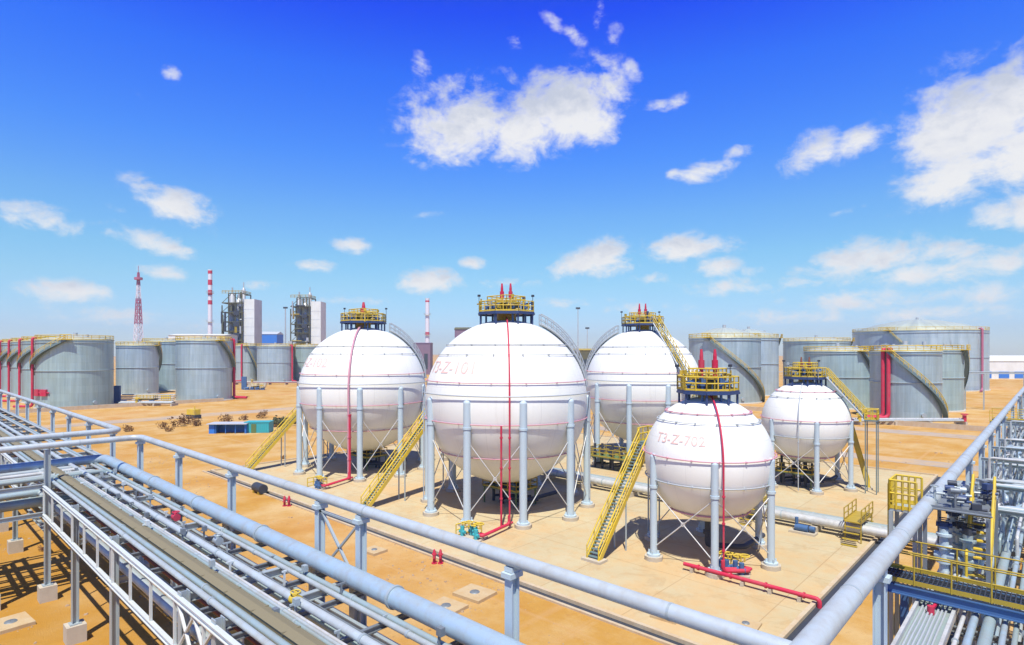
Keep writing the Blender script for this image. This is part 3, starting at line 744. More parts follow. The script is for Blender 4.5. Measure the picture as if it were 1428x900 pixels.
def chimney(px, d, r, h, label, bands, cat='chimney'):
    p = at(px, d); root = thing('chimney', p, label, cat, 'tall stacks on the horizon')
    m = MB(); m.tube([(p.x,p.y,0),(p.x,p.y,h*.55),(p.x,p.y,h)], [r*1.25, r*1.05, r], 20); m.tube([(p.x,p.y,h-.01),(p.x,p.y,h+.6)], r*1.08, 20); m.build('flue', 'mast_white', root)
    for z0, z1 in bands:
        m = MB(); m.lathe([(r*1.09,h*z0),(r*1.06,h*z1)], 20, (p.x,p.y,0)); m.build('painted_band', 'red_paint', root)
    m = MB()
    for z in (.5, .78): m.lathe([(r*1.2,h*z),(r*1.9,h*z),(r*1.9,h*z+.15),(r*1.2,h*z+.15)], 16, (p.x,p.y,0)); m.ring(r*1.9, h*z+1.1, .08, 16, 4, (p.x,p.y))
    m.build('ring_platform', 'galvanised', root)
chimney(293, 400, 1.3, 70, 'slim chimney with red and white bands at the top, left of the process towers', ((.97,1.0),(.86,.91),(.76,.81),(.67,.71)))
chimney(596, 450, 1.5, 55, 'pale chimney showing between the two left white spheres', ((.96,.98),(.5,.54)))

def lattice_mast(px, d, w, h, label, bands):
    p = at(px, d); root = thing('lattice_mast', p, label, 'mast', 'thin masts on the horizon')
    n = 16
    def W(k, z, t): s = w/2*(1-z/h)+.35; a = PI/4+PI/2*k+t; return (p.x+s*1.41*math.cos(a), p.y+s*1.41*math.sin(a), z)
    for lo, hi, mat in bands:
        m = MB()
        for i in range(int(lo*n), int(hi*n)):
            z0, z1 = h*i/n, h*(i+1)/n
            for k in range(4):
                m.bar(W(k,z0,.2), W(k,z1,.2), .34); m.bar(W(k,z0,.2), W(k+1,z1,.2), .2); m.bar(W(k+1,z0,.2), W(k,z1,.2), .2); m.bar(W(k,z1,.2), W(k+1,z1,.2), .22)
        m.build('mast_section', mat, root)
    m = MB(); m.lathe([(.2,h*.93),(2.2,h*.93),(2.2,h*.93+1.4),(.2,h*.93+1.4)], 10, (p.x,p.y,0), False); m.tube([(p.x,p.y,h),(p.x,p.y,h+4)], .15, 5); m.build('antenna_platform', 'mast_red', root)
lattice_mast(193, 350, 4.6, 62, 'tall red and white lattice mast behind the pale left tank', ((0,.3,'mast_red'),(.3,.5,'mast_white'),(.5,.75,'mast_red'),(.75,.875,'mast_white'),(.875,1,'mast_red')))
def pole(px, d, h, r, label):
    p = at(px, d); root = thing('thin_mast', p, label, 'mast', 'thin masts on the horizon')
    m = MB(); m.tube([(p.x,p.y,0),(p.x,p.y,h)], [r, r*.6], 8); m.build('pole', 'tower_vessel', root)
    m = MB(); m.cbox((p.x,p.y,h), (2.2,.6,.9), YAW); m.build('lamp_head', 'dark_steel', root)
pole(806, 300, 37, .3, 'thin lamp mast in the gap between the largest sphere and the half-hidden one')
pole(819, 330, 28, .3, 'short lamp mast close beside the thin one behind the spheres')
pole(398, 310, 38, .5, 'slim grey mast just left of the right process tower')

def shed(px, d, w, dep, h, wall, roof, label, cat='building', rise=1.0, doors=0, rz=None, name='industrial_shed', group=None):
    p = at(px, d); root = thing(name, p, label, cat, group); rz = YAW if rz is None else rz
    x, y = Vector((math.cos(rz), math.sin(rz), 0)), Vector((-math.sin(rz), math.cos(rz), 0))
    def W(a, b, z): q = p + x*a + y*b; return (q.x,q.y,z)
    m = MB(); m.cbox((p.x,p.y,h/2), (w,dep,h), rz); m.build('wall', wall, root)
    m = MB(); e = .3
    vs = [W(-w/2-e,-dep/2-e,h), W(w/2+e,-dep/2-e,h), W(w/2+e,0,h+rise), W(-w/2-e,0,h+rise), W(-w/2-e,dep/2+e,h), W(w/2+e,dep/2+e,h)]
    m.add(vs, [(0,1,2,3),(3,2,5,4),(0,3,4),(1,5,2),(0,4,5,1)]); m.build('roof', roof, root)
    for i in range(doors):
        a = -w/2 + w*(i+.5)/doors; m = MB(); m.cbox(W(a,-dep/2-.03,h*.42), (w/doors*.42,.1,h*.5), rz); m.build('window', 'glass_dark', root)
    return root
shed(379, 420, 12, 12, 27, 'bright_blue', 'roof_sheet', 'bright blue building between the two process towers', rise=2, doors=3)
shed(284, 300, 28, 14, 23.0, 'white_cladding', 'roof_white', 'long pale building behind the bright silver tank', rise=.8, doors=5)
b = shed(1490, 330, 130, 30, 9.6, 'white_cladding', 'roof_white', 'long white-roofed hall with blue doors at the right edge', rise=3.0)
p = at(1490, 330); m = MB()
for i in range(12): q = p + CR*(-58+9*i) - CF*15.1; m.cbox((q.x,q.y,2.4), (4.5+(i%3),.2,3.6), YAW)
m.build('door', 'bright_blue', b)
shed(590, 380, 11, 12, 20, 'purple_steel', 'purple_steel', 'dull reddish block beside the pale chimney between spheres', rise=.6, doors=2)
shed(646, 300, 8, 8, 26, 'purple_steel', 'tower_steel', 'dull purple block peeping past the largest sphere top left', rise=1.2, doors=2)
shed(480, 400, 30, 10, 19, 'purple_steel', 'tower_steel', 'dull plant block behind the sphere with the single red vent', rise=1, doors=4)
shed(840, 330, 40, 12, 15.5, 'tower_steel', 'ochre_paint', 'low plant block behind the gap right of the largest sphere', rise=1.0, doors=6)

# small site huts on the sand at left
def hut(px, py, w, dep, h, label, wallm, roofm, open_front):
    p = onz(px, py); root = thing('site_hut', p, label, 'hut', 'site huts on the sand'); rz = YAW + .06
    x, y = Vector((math.cos(rz), math.sin(rz), 0)), Vector((-math.sin(rz), math.cos(rz), 0))
    def W(a, b, z): q = p + x*a + y*b; return (q.x,q.y,z)
    if open_front:
        m = MB(); m.cbox(W(0,dep-.05,h/2), (w,.1,h), rz); m.cbox(W(-w/2+.5,dep/2,h/2), (1.0,dep-.12,h), rz); m.cbox(W(w/2-.05,dep/2,h/2), (.1,dep-.12,h), rz); m.build('wall', wallm, root)
        for i in range(4):
            m = MB(); q = W(-w/2+1.2+i*(w-1.4)/3, .1, 0); m.bar(q, (q[0],q[1],h), .12); m.build('post', 'bright_blue', root)
        m = MB(); m.cbox(W(0,dep/2,h+.08), (w+.5,dep+.8,.14), rz); m.build('roof', roofm, root)
    else:
        m = MB(); m.cbox(W(0,dep/2,h/2), (w,dep,h), rz)
        for i in range(12): m.cbox(W(-w/2+w*(i+.5)/12,-.02,h/2), (w/26,.06,h*.9), rz)
        m.build('wall', wallm, root)
        m = MB(); m.cbox(W(0,dep/2,h+.06), (w+.2,dep+.2,.12), rz); m.build('roof', roofm, root)
        m = MB(); m.cbox(W(-w*.12,-.06,h*.45), (.9,.08,h*.85), rz); m.build('door', 'green_paint', root)
    return root
hut(317, 605, 6.6, 2.4, 1.7, 'low open shed with pale roof and blue posts beside the teal cabin', 'bright_blue', 'roof_sheet', True)
hut(358, 604, 4.4, 2.4, 1.9, 'teal metal cabin at the end of the low open shed', 'teal_paint', 'teal_paint', False)
p = onz(270, 584); root = thing('generator_unit', p, 'small yellow machine on a dark skid on the sand beyond the huts', 'machine')
m = MB(); m.cbox((p.x,p.y,1.5), (2.6,1.5,1.2), .3); m.cyl((p.x+.6,p.y,2.1), .12, .7, 8); m.build('housing', 'yellow_paint', root)
m = MB(); m.cbox((p.x,p.y,.45), (3.0,1.6,.8), .3); m.build('skid', 'dark_steel', root)

def shrub(p, r, label, mat, group, n=160, seed=1):
    rnd = random.Random(seed); root = thing('dry_shrub', p, label, 'shrub', group)
    st = MB()
    for k in range(6):
        a = rnd.random()*2*PI; st.tube([(p[0],p[1],0),(p[0]+r*.6*math.cos(a),p[1]+r*.6*math.sin(a),r*.7)], [.04,.015], 4)
    st.build('stem', 'rust_brown', root)
    m = MB()
    cl = [(rnd.uniform(-.7,.7)*r, rnd.uniform(-.7,.7)*r, rnd.uniform(.25,.8)*r, rnd.uniform(.3,.5)*r) for _ in range(7)]
    for k in range(n):
        cx, cy, cz, cr = rnd.choice(cl); d = Vector((rnd.gauss(0,1), rnd.gauss(0,1), rnd.gauss(0,1))).normalized()*cr*rnd.uniform(.5,1)
        q = Vector((p[0]+cx, p[1]+cy, cz)) + d
        if q.z < .03: q.z = .05
        s = r*rnd.uniform(.07,.16); u = Vector((rnd.gauss(0,1), rnd.gauss(0,1), rnd.gauss(0,1))).normalized(); w = u.orthogonal().normalized()
        m.add([q-u*s, q+w*s*.6, q+u*s, q-w*s*.6], [(0,1,2,3)])
    m.build('foliage', mat, root)
shr = [(226,598,1.3),(247,595,1.7),(258,592,1.9),(273,594,1.5),(318,588,1.6),(340,586,1.2),(236,602,.9),(366,583,1.6),(181,602,1.2),(300,600,.8),(395,640,.5),(60,768,.4)]
slab = ['leftmost of the brown scrub clumps before the huts', 'brown scrub clump second from the left, before the road', 'largest brown scrub clump left of the huts', 'brown scrub clump nearest the low open shed',
        'brown scrub clump behind the pale shed roof', 'small brown scrub clump behind the teal cabin', 'low scrub tuft in front of the largest scrub clump', 'reddish scrub clump by the road behind the teal cabin',
        'scrub clump seen just past the corner of the left overhead pipe', 'tiny scrub tuft at the left foot of the open shed', 'tiny scrub tuft on the sand near the pad corner', 'tiny scrub tuft in the shade under the left pipe rack']
for i, (a, b_, r) in enumerate(shr): shrub(onz(a, b_), r, slab[i], 'dry_leaf', 'brown scrub clumps on the sand', 170, i+3)
for i, (a, b_, r) in enumerate([(382,596,1.7),(393,595,1.9),(402,594,1.6)]):
    shrub(onz(a, b_), r, ['dark olive bush touching the right end of the teal cabin', 'dark olive bush in the middle of the three right of the teal cabin', 'dark olive bush closest to the yellow stair, right of the teal cabin'][i], 'olive_leaf', 'dark bushes beside the teal cabin', 240, i+30)

# ------------------------------------------------------------------ left pipe rack
XL, XR = -135.0, -3.6
YN, YF = 6.85, 11.5
ZT, ZL, ZO = 6.8, 5.1, 9.3
NEARX = [-44.6,-37.2,-29.7,-21.2,-18.3,-10.9]
FARX = [-131.5 + 7.45*i for i in range(11)]   # beyond the branch
rack = thing('pipe_rack', (XR, YN, 0), 'long galvanised pipe rack in the left foreground with white side girder', 'pipe rack')
for x in NEARX + [v for v in FARX if v < -53]:
    for y, top in ((YN, ZO-.23 if x == -44.6 else ZT+.25), (YF, ZT+.25)):
        m = MB(); m.ibeam((x,y,.9), (x,y,top), .3, .3, (0,1,0), .035); m.cbox((x,y,.93), (.5,.5,.06)); o = m.build('post', 'galvanised', rack)
        m = MB(); m.cbox((x,y,.45), (.85,.85,.9)); m.build('footing', 'concrete', o)
    for z in (ZT, ZL):
        m = MB(); m.ibeam((x,YN+.16,z), (x,YF-.16,z), .2, .28); m.build('cross_beam', 'galvanised', rack)
for x0, x1 in ((XL, -53.0), (-44.6, XR)):
    g = MB()
    for z in (ZT+.02, ZL): g.ibeam((x0,YN-.17,z), (x1,YN-.17,z), .16, .2)
    n = int((x1-x0)/2.48)
    for i in range(n+1):
        x = x0+(x1-x0)*i/n; g.bar((x,YN-.17,ZL+.1), (x,YN-.17,ZT-.08), .09, .08)
    for xa, xb in ((-21.2,-19.8),(-19.8,-18.3),(-10.9,-8.5)):
        if xa > x0 and xb < x1+.1: g.bar((xa,YN-.17,ZL+.12), (xb,YN-.17,ZT-.12), .09, .06); g.bar((xa,YN-.17,ZT-.12), (xb,YN-.17,ZL+.12), .09, .06)
    g.build('side_girder', 'white_steel', rack)
    g = MB()
    for z in (ZT+.02, ZL): g.ibeam((x0,YF+.17,z), (x1,YF+.17,z), .2, .26)
    g.build('side_girder', 'galvanised', rack)
x = -52.0
tx = []
while x < XR: tx.append(x); x += 2.48
x = XL
while x < -54: tx.append(x); x += 3.7
for x in tx:
    if min(abs(x-q) for q in NEARX) > .4:
        MB().ibeam((x,YN,ZT-.02), (x,YF,ZT-.02), .12, .18).build('tie_beam', 'tie_steel', rack)
rb = random.Random(9)
for x in tx:
    if x < -52: continue
    for y in (8.05, 8.70, 9.55, 10.28):
        if rb.random() < .72:
            h = rb.uniform(.18, .5); m = MB(); m.bar((x+.1,y,ZT+.05),(x+.1,y,ZT+.05+h),.06); w = rb.uniform(.15,.45)
            m.bar((x+.1,y-w/2,ZT+.08+h),(x+.1,y+w/2,ZT+.08+h),.06)
            if rb.random() < .4: m.cbox((x+.16,y,ZT+.16+h), (.2,.16,.22))
            m.build('bracket', rb.choice(('galvanised','tie_steel','white_steel')), rack)
for k, y in enumerate((8.02, 8.66, 9.3, 9.42)):
    m = MB(); pts = [(XR-.9*j, y+rb.uniform(-.03,.03), ZT+.13+rb.uniform(-.012,.012)) for j in range(46)]; m.tube(pts, .03, 5); m.build('conduit', ('grey_ring','tie_steel')[k%2], rack)
ib = MB()
for y in (8.72, 9.95): ib.ibeam((XL,y,ZT-.24), (-54,y,ZT-.24), .12, .2); ib.ibeam((-44.4,y,ZT-.24), (XR,y,ZT-.24), .12, .2)
ib.build('inner_beam', 'galvanised', rack)

def rack_pipe(y, z, r, mat, label, x0=XL, x1=XR, path=None, cat='pipe', group='pipes lying on the left pipe rack', n=12, flanges=9):
    root = thing('rack_pipe', (x1, y, z), label, cat, group)
    pts = path or [(x0,y,z),(x1,y,z)]
    m = MB(); m.pipe(pts, r, n, r*3); m.build('pipe_body', mat, root)
    rnd = random.Random(int(y*100)+int(z*37))
    a, b = Vector(pts[-2]), Vector(pts[-1]); dd = (b-a).normalized(); L = (b-a).length
    k = 0.0
    while k < L-2:
        k += flanges*rnd.uniform(.6, 1.3)
        if k > L-.5: break
        q = a+dd*k
        if z > 6 and (q-Vector((0,0,EYE))).length < 55: MB().tube([q-dd*.05, q+dd*.05], r*1.12+.012, n).build('clamp_band', 'galvanised', root)
    return root
rack_pipe(7.15, ZT+.26, .10, 'silver_pipe', 'thin silver pipe nearest the white side girder on the left rack top')
rack_pipe(7.42, ZT+.26, .11, 'aqua_pipe', 'thin aqua-grey pipe between the brown cable cover and the outermost silver pipe')
t = tag(MB().build('tmp', 'cable_cover') if False else thing('cable_tray', (XR, 7.78, ZT+.2), 'long brown covered cable tray running along the left pipe rack', 'cable tray'), 'long brown covered cable tray running along the left pipe rack', 'cable tray')
m = MB(); m.box((XL,7.56,ZT+.14), (XR,8.0,ZT+.42)); m.build('tray_body', 'cable_cover', t)
m = MB(); m.add([(XL,7.52,ZT+.43),(XR,7.52,ZT+.43),(XR,7.78,ZT+.5),(XL,7.78,ZT+.5),(XR,8.04,ZT+.43),(XL,8.04,ZT+.43)], [(0,1,2,3),(3,2,4,5),(0,5,4,1)])
for i in range(66): xx = XR - 2*i; m.bar((xx,7.51,ZT+.44),(xx,8.05,ZT+.44),.06,.05)
m.build('tray_cover', 'cable_cover', t)
ords = ['first', 'second', 'third', 'fourth', 'fifth']
for i, (y, r, mt) in enumerate(((8.15,.07,'silver_pipe'),(8.31,.06,'aqua_pipe'),(8.45,.06,'silver_pipe'),(8.58,.05,'pale_pipe'))):
    rack_pipe(y, ZT+.1+r+.06, r, mt, '%s thin pipe behind the brown cable tray, counted from the tray' % ords[i], flanges=6)
rack_pipe(8.92, ZT+.36, .13, 'lilac_pipe', 'single lilac-grey pipe along the middle of the left rack with open gaps behind it')
rack_pipe(10.15, ZT+.2, .09, 'silver_pipe', 'slim silver pipe at the inner side of the pair in front of the fat pipe')
rack_pipe(10.4, ZT+.2, .1, 'aqua_pipe', 'slim aqua-grey pipe touching the fat pale-blue pipe of the left rack')
rack_pipe(10.95, ZT+.5, .32, 'blue_pipe', 'fat pale-blue insulated pipe along the far side of the left rack, turning at the corner', path=[(-50.2,-30,ZT+.5),(-50.2,10.95,ZT+.5),(XR,10.95,ZT+.5)], n=20)
rack_pipe(11.2, ZT+.26, .1, 'silver_pipe', 'slim silver pipe hidden behind the fat pale-blue pipe')
for i, (y, r, mt) in enumerate(((7.35,.2,'silver_pipe'),(7.95,.14,'blue_pipe'),(8.5,.12,'rust_brown'),(9.3,.1,'silver_pipe'),(10.6,.2,'aqua_pipe'))):
    rack_pipe(y, ZL+.14+r, r, mt, ['silver pipe on the lower tier just inside the white side girder', 'blue-grey pipe on the lower tier under the brown cable tray', 'brown rusty pipe on the lower tier under the thin pipes',
              'thin silver pipe on the lower tier seen through the open gaps', 'aqua-grey pipe on the lower tier under the fat pale-blue pipe'][i], group='pipes on the lower tier of the left rack')
# small fittings on the rack: valves and shoes
for i, (x, y, mt, lab) in enumerate(((-30.5,9.5,'red_paint','small red valve in the open gap of the left rack'),(-17.6,8.92,'yellow_paint','yellow valve sitting on the lilac-grey pipe'),(-25.4,9.5,'galvanised','grey valve in the open gap of the left rack, between the red and yellow ones'))):
    r_ = thing('valve', (x,y,ZT+.2), lab, 'valve', 'valves on the left rack')
    m = MB(); m.tube([(x-.16,y,ZT+.36),(x+.16,y,ZT+.36)], .17, 12); m.tube([(x,y,ZT+.36),(x,y,ZT+.6)], .05, 8); m.build('valve_body', mt, r_)
    m = MB(); m.ring(.15, ZT+.6, .025, 16, 6, (x,y)); m.bar((x-.15,y,ZT+.6),(x+.15,y,ZT+.6),.025); m.build('handwheel', mt, r_)

# branch rack at the left, running towards the camera side
branch = thing('pipe_rack', (-48.6, 3, 0), 'crossing pipe rack at the left edge over dark shaded ground', 'pipe rack')
for y in (4.3, -3.0, -10.3):
    for x in (-52.4, -45.1):
        m = MB(); m.ibeam((x,y,.9), (x,y,ZT+.6), .3, .3, (0,1,0), .035); o = m.build('post', 'galvanised', branch)
        m = MB(); m.cbox((x,y,.45), (.85,.85,.9)); m.build('footing', 'concrete', o)
for y in (11.2, 7.0, 4.3, 0.6, -3.0, -10.3):
    for z in (ZT, ZL, 3.9): 
        m = MB(); m.ibeam((-52.2,y,z), (-45.3,y,z), .2, .28); m.build('cross_beam', 'galvanised', branch)
for x in (-52.4, -45.1):
    g = MB()
    for z in (ZT, ZL): g.ibeam((x,-30,z), (x,11.3,z), .2, .26)
    g.build('side_girder', 'galvanised', branch)
for i, (x, z, r, mt, lab) in enumerate(((-45.9,ZT+.32,.15,'aqua_pipe','aqua-grey pipe along the near top edge of the crossing rack'),(-46.7,ZT+.3,.12,'silver_pipe','silver pipe second from the near edge on the crossing rack'),
        (-48.0,ZT+.3,.12,'pale_pipe','pale pipe in the middle of the crossing rack top'),(-49.0,ZT+.3,.14,'silver_pipe','silver pipe just in front of the fat blue one on the crossing rack'),
        (-46.6,ZL+.5,.33,'aqua_pipe','fat aqua-grey pipe on the lower tier of the crossing rack'),(-48.2,ZL+.3,.14,'blue_pipe','blue pipe on the lower tier of the crossing rack'),(-50.2,ZL+.4,.24,'blue_pipe','fat blue pipe deep in the lower tier of the crossing rack'))):
    r_ = thing('rack_pipe', (x,0,z), lab, 'pipe', 'pipes lying on the crossing rack')
    m = MB(); m.pipe([(x,-30,z),(x,10.2-i*.4,z),(x,10.2-i*.4,z-1.6 if z > 6 else z-1.0),(x+5,10.2-i*.4,z-1.6 if z > 6 else z-1.0)], r, 14, r*3); m.build('pipe_body', mt, r_)
    m = MB()
    for q in (-6,-1,3.5,7.5): m.tube([(x,q,z),(x,q+.1,z)], r*1.3, 14)
    m.build('flange', mt, r_)
for i, (x, y) in enumerate(((-49.6,2.4),(-48.6,2.6))):
    r_ = thing('drain_drum', (x,y,0), ['dark upright drum in the shade under the crossing rack, left of its twin','dark upright drum in the shade under the crossing rack, right of its twin'][i], 'drum', 'dark drums under the crossing rack')
    m = MB(); m.tube([(x,y,.5),(x,y,5.3)], .2, 12); m.build('pipe_body', 'dark_steel', r_)
    m = MB(); m.lathe([(.01,.05),(.7,.05),(.7,1.2),(.3,1.5),(.01,1.5)], 16, (x,y,0)); m.build('vessel', 'dark_steel', r_)

# ------------------------------------------------------------------ overhead pipelines on tall posts
ZO = 9.3
def overhead(path, r, posts, label, base=.9, braces=(), mat='lilac_pipe'):
    root = thing('overhead_pipeline', (path[0][0], path[0][1], 0), label, 'pipeline', 'overhead pipelines on tall posts')
    m = MB(); m.pipe(path, r, 20, r*4, 6)
    m.build('pipe_body', mat, root)
    for a, b in zip(path, path[1:]):
        a, b = Vector(a), Vector(b); dd = (b-a).normalized(); L = (b-a).length; k = 3.0
        while k < L-1:
            q = a+dd*k; k += 5.9
            if (q-Vector((0,0,EYE))).length < 80: MB().tube([q, q+dd*.06], r*1.035, 20).build('joint_band', 'galvanised', root)
    for (x, y, ax) in posts:
        m = MB(); up = (0,1,0) if ax == 'x' else (1,0,0)
        m.ibeam((x,y,base), (x,y,ZO-r-.12), .27, .3, up, .035)
        m.cbox((x,y,ZO-r-.2), (.5,.36,.14) if ax == 'y' else (.36,.5,.14)); m.cbox((x,y,ZO-r-.06), (.3,.3,.14))
        o = m.build('support_post', 'column_paint', root)
        m = MB(); m.cbox((x,y,base/2), (.85,.85,base)); m.build('footing', 'concrete', o)
    for a, b in braces:
        m = MB(); m.bar(a, b, .1, .07); m.build('brace', 'galvanised', root)
    return root
YO, XO = 11.75, -3.5
overhead([(-44.6,-30,ZO),(-44.6,YO,ZO),(XO,YO,ZO)], .19, [(x,YO,'x') for x in [-44.6,-37.2,-29.7,-21.2,-18.3,-10.9]]+[(-44.6,-.8,'y')], 'lilac-grey pipe on tall posts slanting across the whole foreground', 
         braces=[((-21.1,YO,ZO-.5),(-18.4,YO,ZO-2.9)),((-21.1,YO,ZO-2.9),(-18.4,YO,ZO-.5)),((-21.2,YO,ZO-.55),(-18.3,YO,ZO-.55))])
overhead([(XO,YO-6,ZO),(XO,YO+.6,ZO),(XO,150,ZO)], .25, [(XO,y,'y') for y in (18.5,33.5,41,48.5,56,63.5,71,86,101,116,131)], 'thick lilac-grey pipe on posts running away along the right rack')
overhead([(-49.4,-30,ZO),(-49.4,YO,ZO),(-135,YO,ZO)], .2, [(-49.4-7.45*k-2,YO,'x') for k in range(11)], 'lilac-grey pipe on posts running off beside the left tanks')

# ------------------------------------------------------------------ right pipe rack
RX0, RX1 = -3.3, 4.2
rr_ = thing('pipe_rack', (0, 20, 0), 'broad galvanised pipe rack packed with pipes along the right edge', 'pipe rack')
ys = [11.5+7.45*i for i in range(16)]
for i, y in enumerate(ys):
    for x in (RX0+.5, RX1):
        m = MB(); m.ibeam((x,y,.7), (x,y,6.75), .3, .3, (1,0,0), .035); o = m.build('post', 'blue_steel' if i < 3 else 'galvanised', rr_)
        m = MB(); m.cbox((x,y,.35), (.85,.85,.7)); m.build('footing', 'concrete', o)
    for z in (6.6, 4.9):
        m = MB(); m.ibeam((RX0,y,z), (RX1+.3,y,z), .2, .28); m.build('cross_beam', 'galvanised', rr_)
for x in (RX0+.02, RX1+.3):
    g = MB()
    for z in (6.6, 4.9): g.ibeam((x,4,z-.3), (x,130,z-.3), .2, .26)
    for y in [4+2.48*k for k in range(50)]: g.bar((x,y,4.75), (x,y,6.2), .1)
    g.build('side_girder', 'white_steel', rr_)
for k in range(50):
    y = 5+2.48*k
    MB().ibeam((RX0+.15,y,6.5), (RX1,y,6.5), .12, .18).build('tie_beam', 'tie_steel', rr_)
tt = thing('cable_tray', (RX0+.5, 12, 6.8), 'wide pale grey cable tray with white edge at the near right corner', 'cable tray')
m = MB(); m.box((RX0+.1,3,6.76), (RX0+.95,24,6.84)); m.build('tray_body', 'aqua_pipe', tt)
for x in (RX0+.05, RX0+1.0):
    m = MB(); m.box((x-.045,3,6.72), (x+.045,24,7.0)); m.build('tray_edge', 'pale_pipe', tt)
cb = MB()
for k in range(7): cb.tube([(RX0+.2+.1*k, 3+.5*(j), 6.88+.01*math.sin(j*1.3+k)) for j in range(42)], .035, 5)
cb.build('cable', 'grey_ring', tt)
rp = random.Random(11)
pm = ['silver_pipe','aqua_pipe','pale_pipe','lilac_pipe','blue_pipe']
sizes = [.09,.07,.12,.06,.1,.15,.08,.07,.12,.09,.06,.1,.14,.08]
names = ['first','second','third','fourth','fifth','sixth','seventh','eighth','ninth','tenth','eleventh','twelfth','thirteenth','fourteenth']
x = RX0+.22
adj = {'silver_pipe':'silver','aqua_pipe':'aqua-grey','pale_pipe':'pale','lilac_pipe':'lilac','blue_pipe':'blue'}
for i in range(14):
    r = sizes[i]; x += r + .06; mt = pm[(i*2+i//3) % 5]
    y0 = 25.3 if x < RX0+1.1 else 4
    z = 6.72 + r + .06
    r_ = thing('rack_pipe', (x,y0,z), '%s pipe on the right rack, %s from its inner edge' % (adj[mt], names[i]), 'pipe', 'pipes lying on the right rack')
    pts = [(x,y0,z)]
    for yl, hh, w in ((34+1.1*i%5, .9, 2.0), (52+(i*1.7)%6, 1.0, 2.4), (76+(i*2.3)%7, 1.1, 2.6), (100+(i*1.3)%6, 1.1, 2.6)):
        if (i*3+int(yl)) % 3 != 0: 
            hz = z+hh*(.6+.5*((i*7)%5)/5)
            pts += [(x,yl,z),(x,yl,hz),(x+(.35 if i%2 else -.25),yl+w*.5,hz),(x,yl+w,hz),(x,yl+w,z)]
    pts.append((x,128,z))
    m = MB(); m.pipe(pts, r, 10, r*2, 3); m.build('pipe_body', mt, r_)
    m = MB()
    for q in range(7):
        yy = y0+2+rp.random()*60; MB().tube([(x,yy,z),(x,yy+.07,z)], r*1.5, 10).build('flange', 'galvanised', r_)
    x += r + .05
for i in range(6):
    xx = RX0+.5+i*.62; zz = 5.2; mt = pm[(i+2) % 5]
    r_ = thing('rack_pipe', (xx,4,zz), '%s pipe on the lower tier of the right rack, %s from its inner edge' % (adj[mt], names[i]), 'pipe', 'pipes on the lower tier of the right rack')
    m = MB(); m.tube([(xx,4,zz),(xx,128,zz)], .1+.03*(i%3), 10); m.build('pipe_body', mt, r_)
for i in range(11):
    xx = RX0+.3+.27*i; zz = 7.28+.13*((i*5)%4); rad = (.035,.05,.03,.06)[i%4]; mt = pm[(i*3+1)%5]
    r_ = thing('thin_pipe', (xx,30,zz), 'thin %s pipe riding on the portals of the right rack, %s from its inner side' % (adj[mt], names[i]), 'pipe', 'thin pipes on the portals of the right rack')
    m = MB(); m.pipe([(xx,30.2+.3*(i%3),6.8),(xx,30.2+.3*(i%3),zz),(xx,70+2*(i%5),zz),(xx,70+2*(i%5),6.8)], rad, 8); m.build('pipe_body', mt, r_)
    for q in range(5): yy = 32+7.3*q+i%3; MB().cbox((xx,yy,zz-.02), (rad*3.2,.14,rad*3)).build('clamp_band', 'tie_steel', r_)
# cross-over portals that carry pipes across the rack
for i, (y, zh, labl) in enumerate(((31.5,8.3,'pipe portal over the right rack just past the valve group'),(37.5,8.2,'second pipe portal over the right rack, behind the yellow stair'),(44.0,8.6,'pipe portal over the right rack midway to the far platform'),(52.0,8.3,'pipe portal over the right rack before the far platform'),(34.4,7.7,'low pipe portal over the right rack between the first two'),(40.6,7.9,'low pipe portal over the right rack after the yellow stair'),(47.6,7.8,'low pipe portal over the right rack between two taller ones'),(58.5,8.1,'low pipe portal over the right rack nearest before the far yellow walkway'),(66.0,8.8,'pipe portal over the right rack at the far yellow platform'),(90.0,9.6,'farthest pipe portal over the right rack'))):
    r_ = thing('pipe_portal', (0,y,6.7), labl, 'pipe support', 'pipe portals over the right rack')
    for xx in (RX0+.35, RX1-.2):
        m = MB(); m.ibeam((xx,y,6.75),(xx,y,zh), .16, .16, (1,0,0), .03); m.build('leg', 'galvanised', r_)
    m = MB(); m.ibeam((RX0+.1,y,zh+.08),(RX1,y,zh+.08), .16, .18); m.build('beam', 'galvanised', r_)
    for j in range(5):
        m = MB(); yy = y-.36+.18*j; rr2 = .04+.015*((i+j) % 3); m.pipe([(RX0+.5+.3*j,yy,6.9),(RX0+.5+.3*j,yy,zh+.17+rr2),(RX1+1,yy,zh+.17+rr2)], rr2, 8); m.build('crossing_pipe', pm[(i+j) % 5], r_)
# walkway bridge with ochre rails
def bridge(y0, y1, x0, x1, z, label, railm='ochre_paint', edge='blue_steel', groupn='railed walkways across the right rack'):
    r_ = thing('walkway_bridge', ((x0+x1)/2,(y0+y1)/2,z), label, 'walkway', groupn)
    m = MB()
    n = int((x1-x0)/.12)
    for k in range(n): xx = x0+.06+.12*k; m.bar((xx,y0,z),(xx,y1,z),.03,.06)
    for k in range(6): yy = y0+(y1-y0)*k/5; m.bar((x0,yy,z-.035),(x1,yy,z-.035),.03,.06)
    m.build('deck', 'dark_steel', r_)
    for y in (y0, y1):
        m = MB(); m.ibeam((x0,y,z-.2),(x1,y,z-.2),.16,.3); m.build('edge_beam', edge, r_)
    for y in (y0, y1):
        m = MB(); m.rail([(x0,y,z),(x1,y,z)], 1.05, .026, 1.0); m.build('guard_rail', railm, r_)
    for xx in (x0+.6, x1-.4):
        m = MB(); m.bar((xx,(y0+y1)/2,z-.3),(xx,(y0+y1)/2,.1),.22,.22); m.build('leg', edge, r_)
    return r_
bridge(22.6, 24.0, -4.3, 4.4, 7.45, 'walkway with dull yellow rails and blue beams crossing the near right rack')
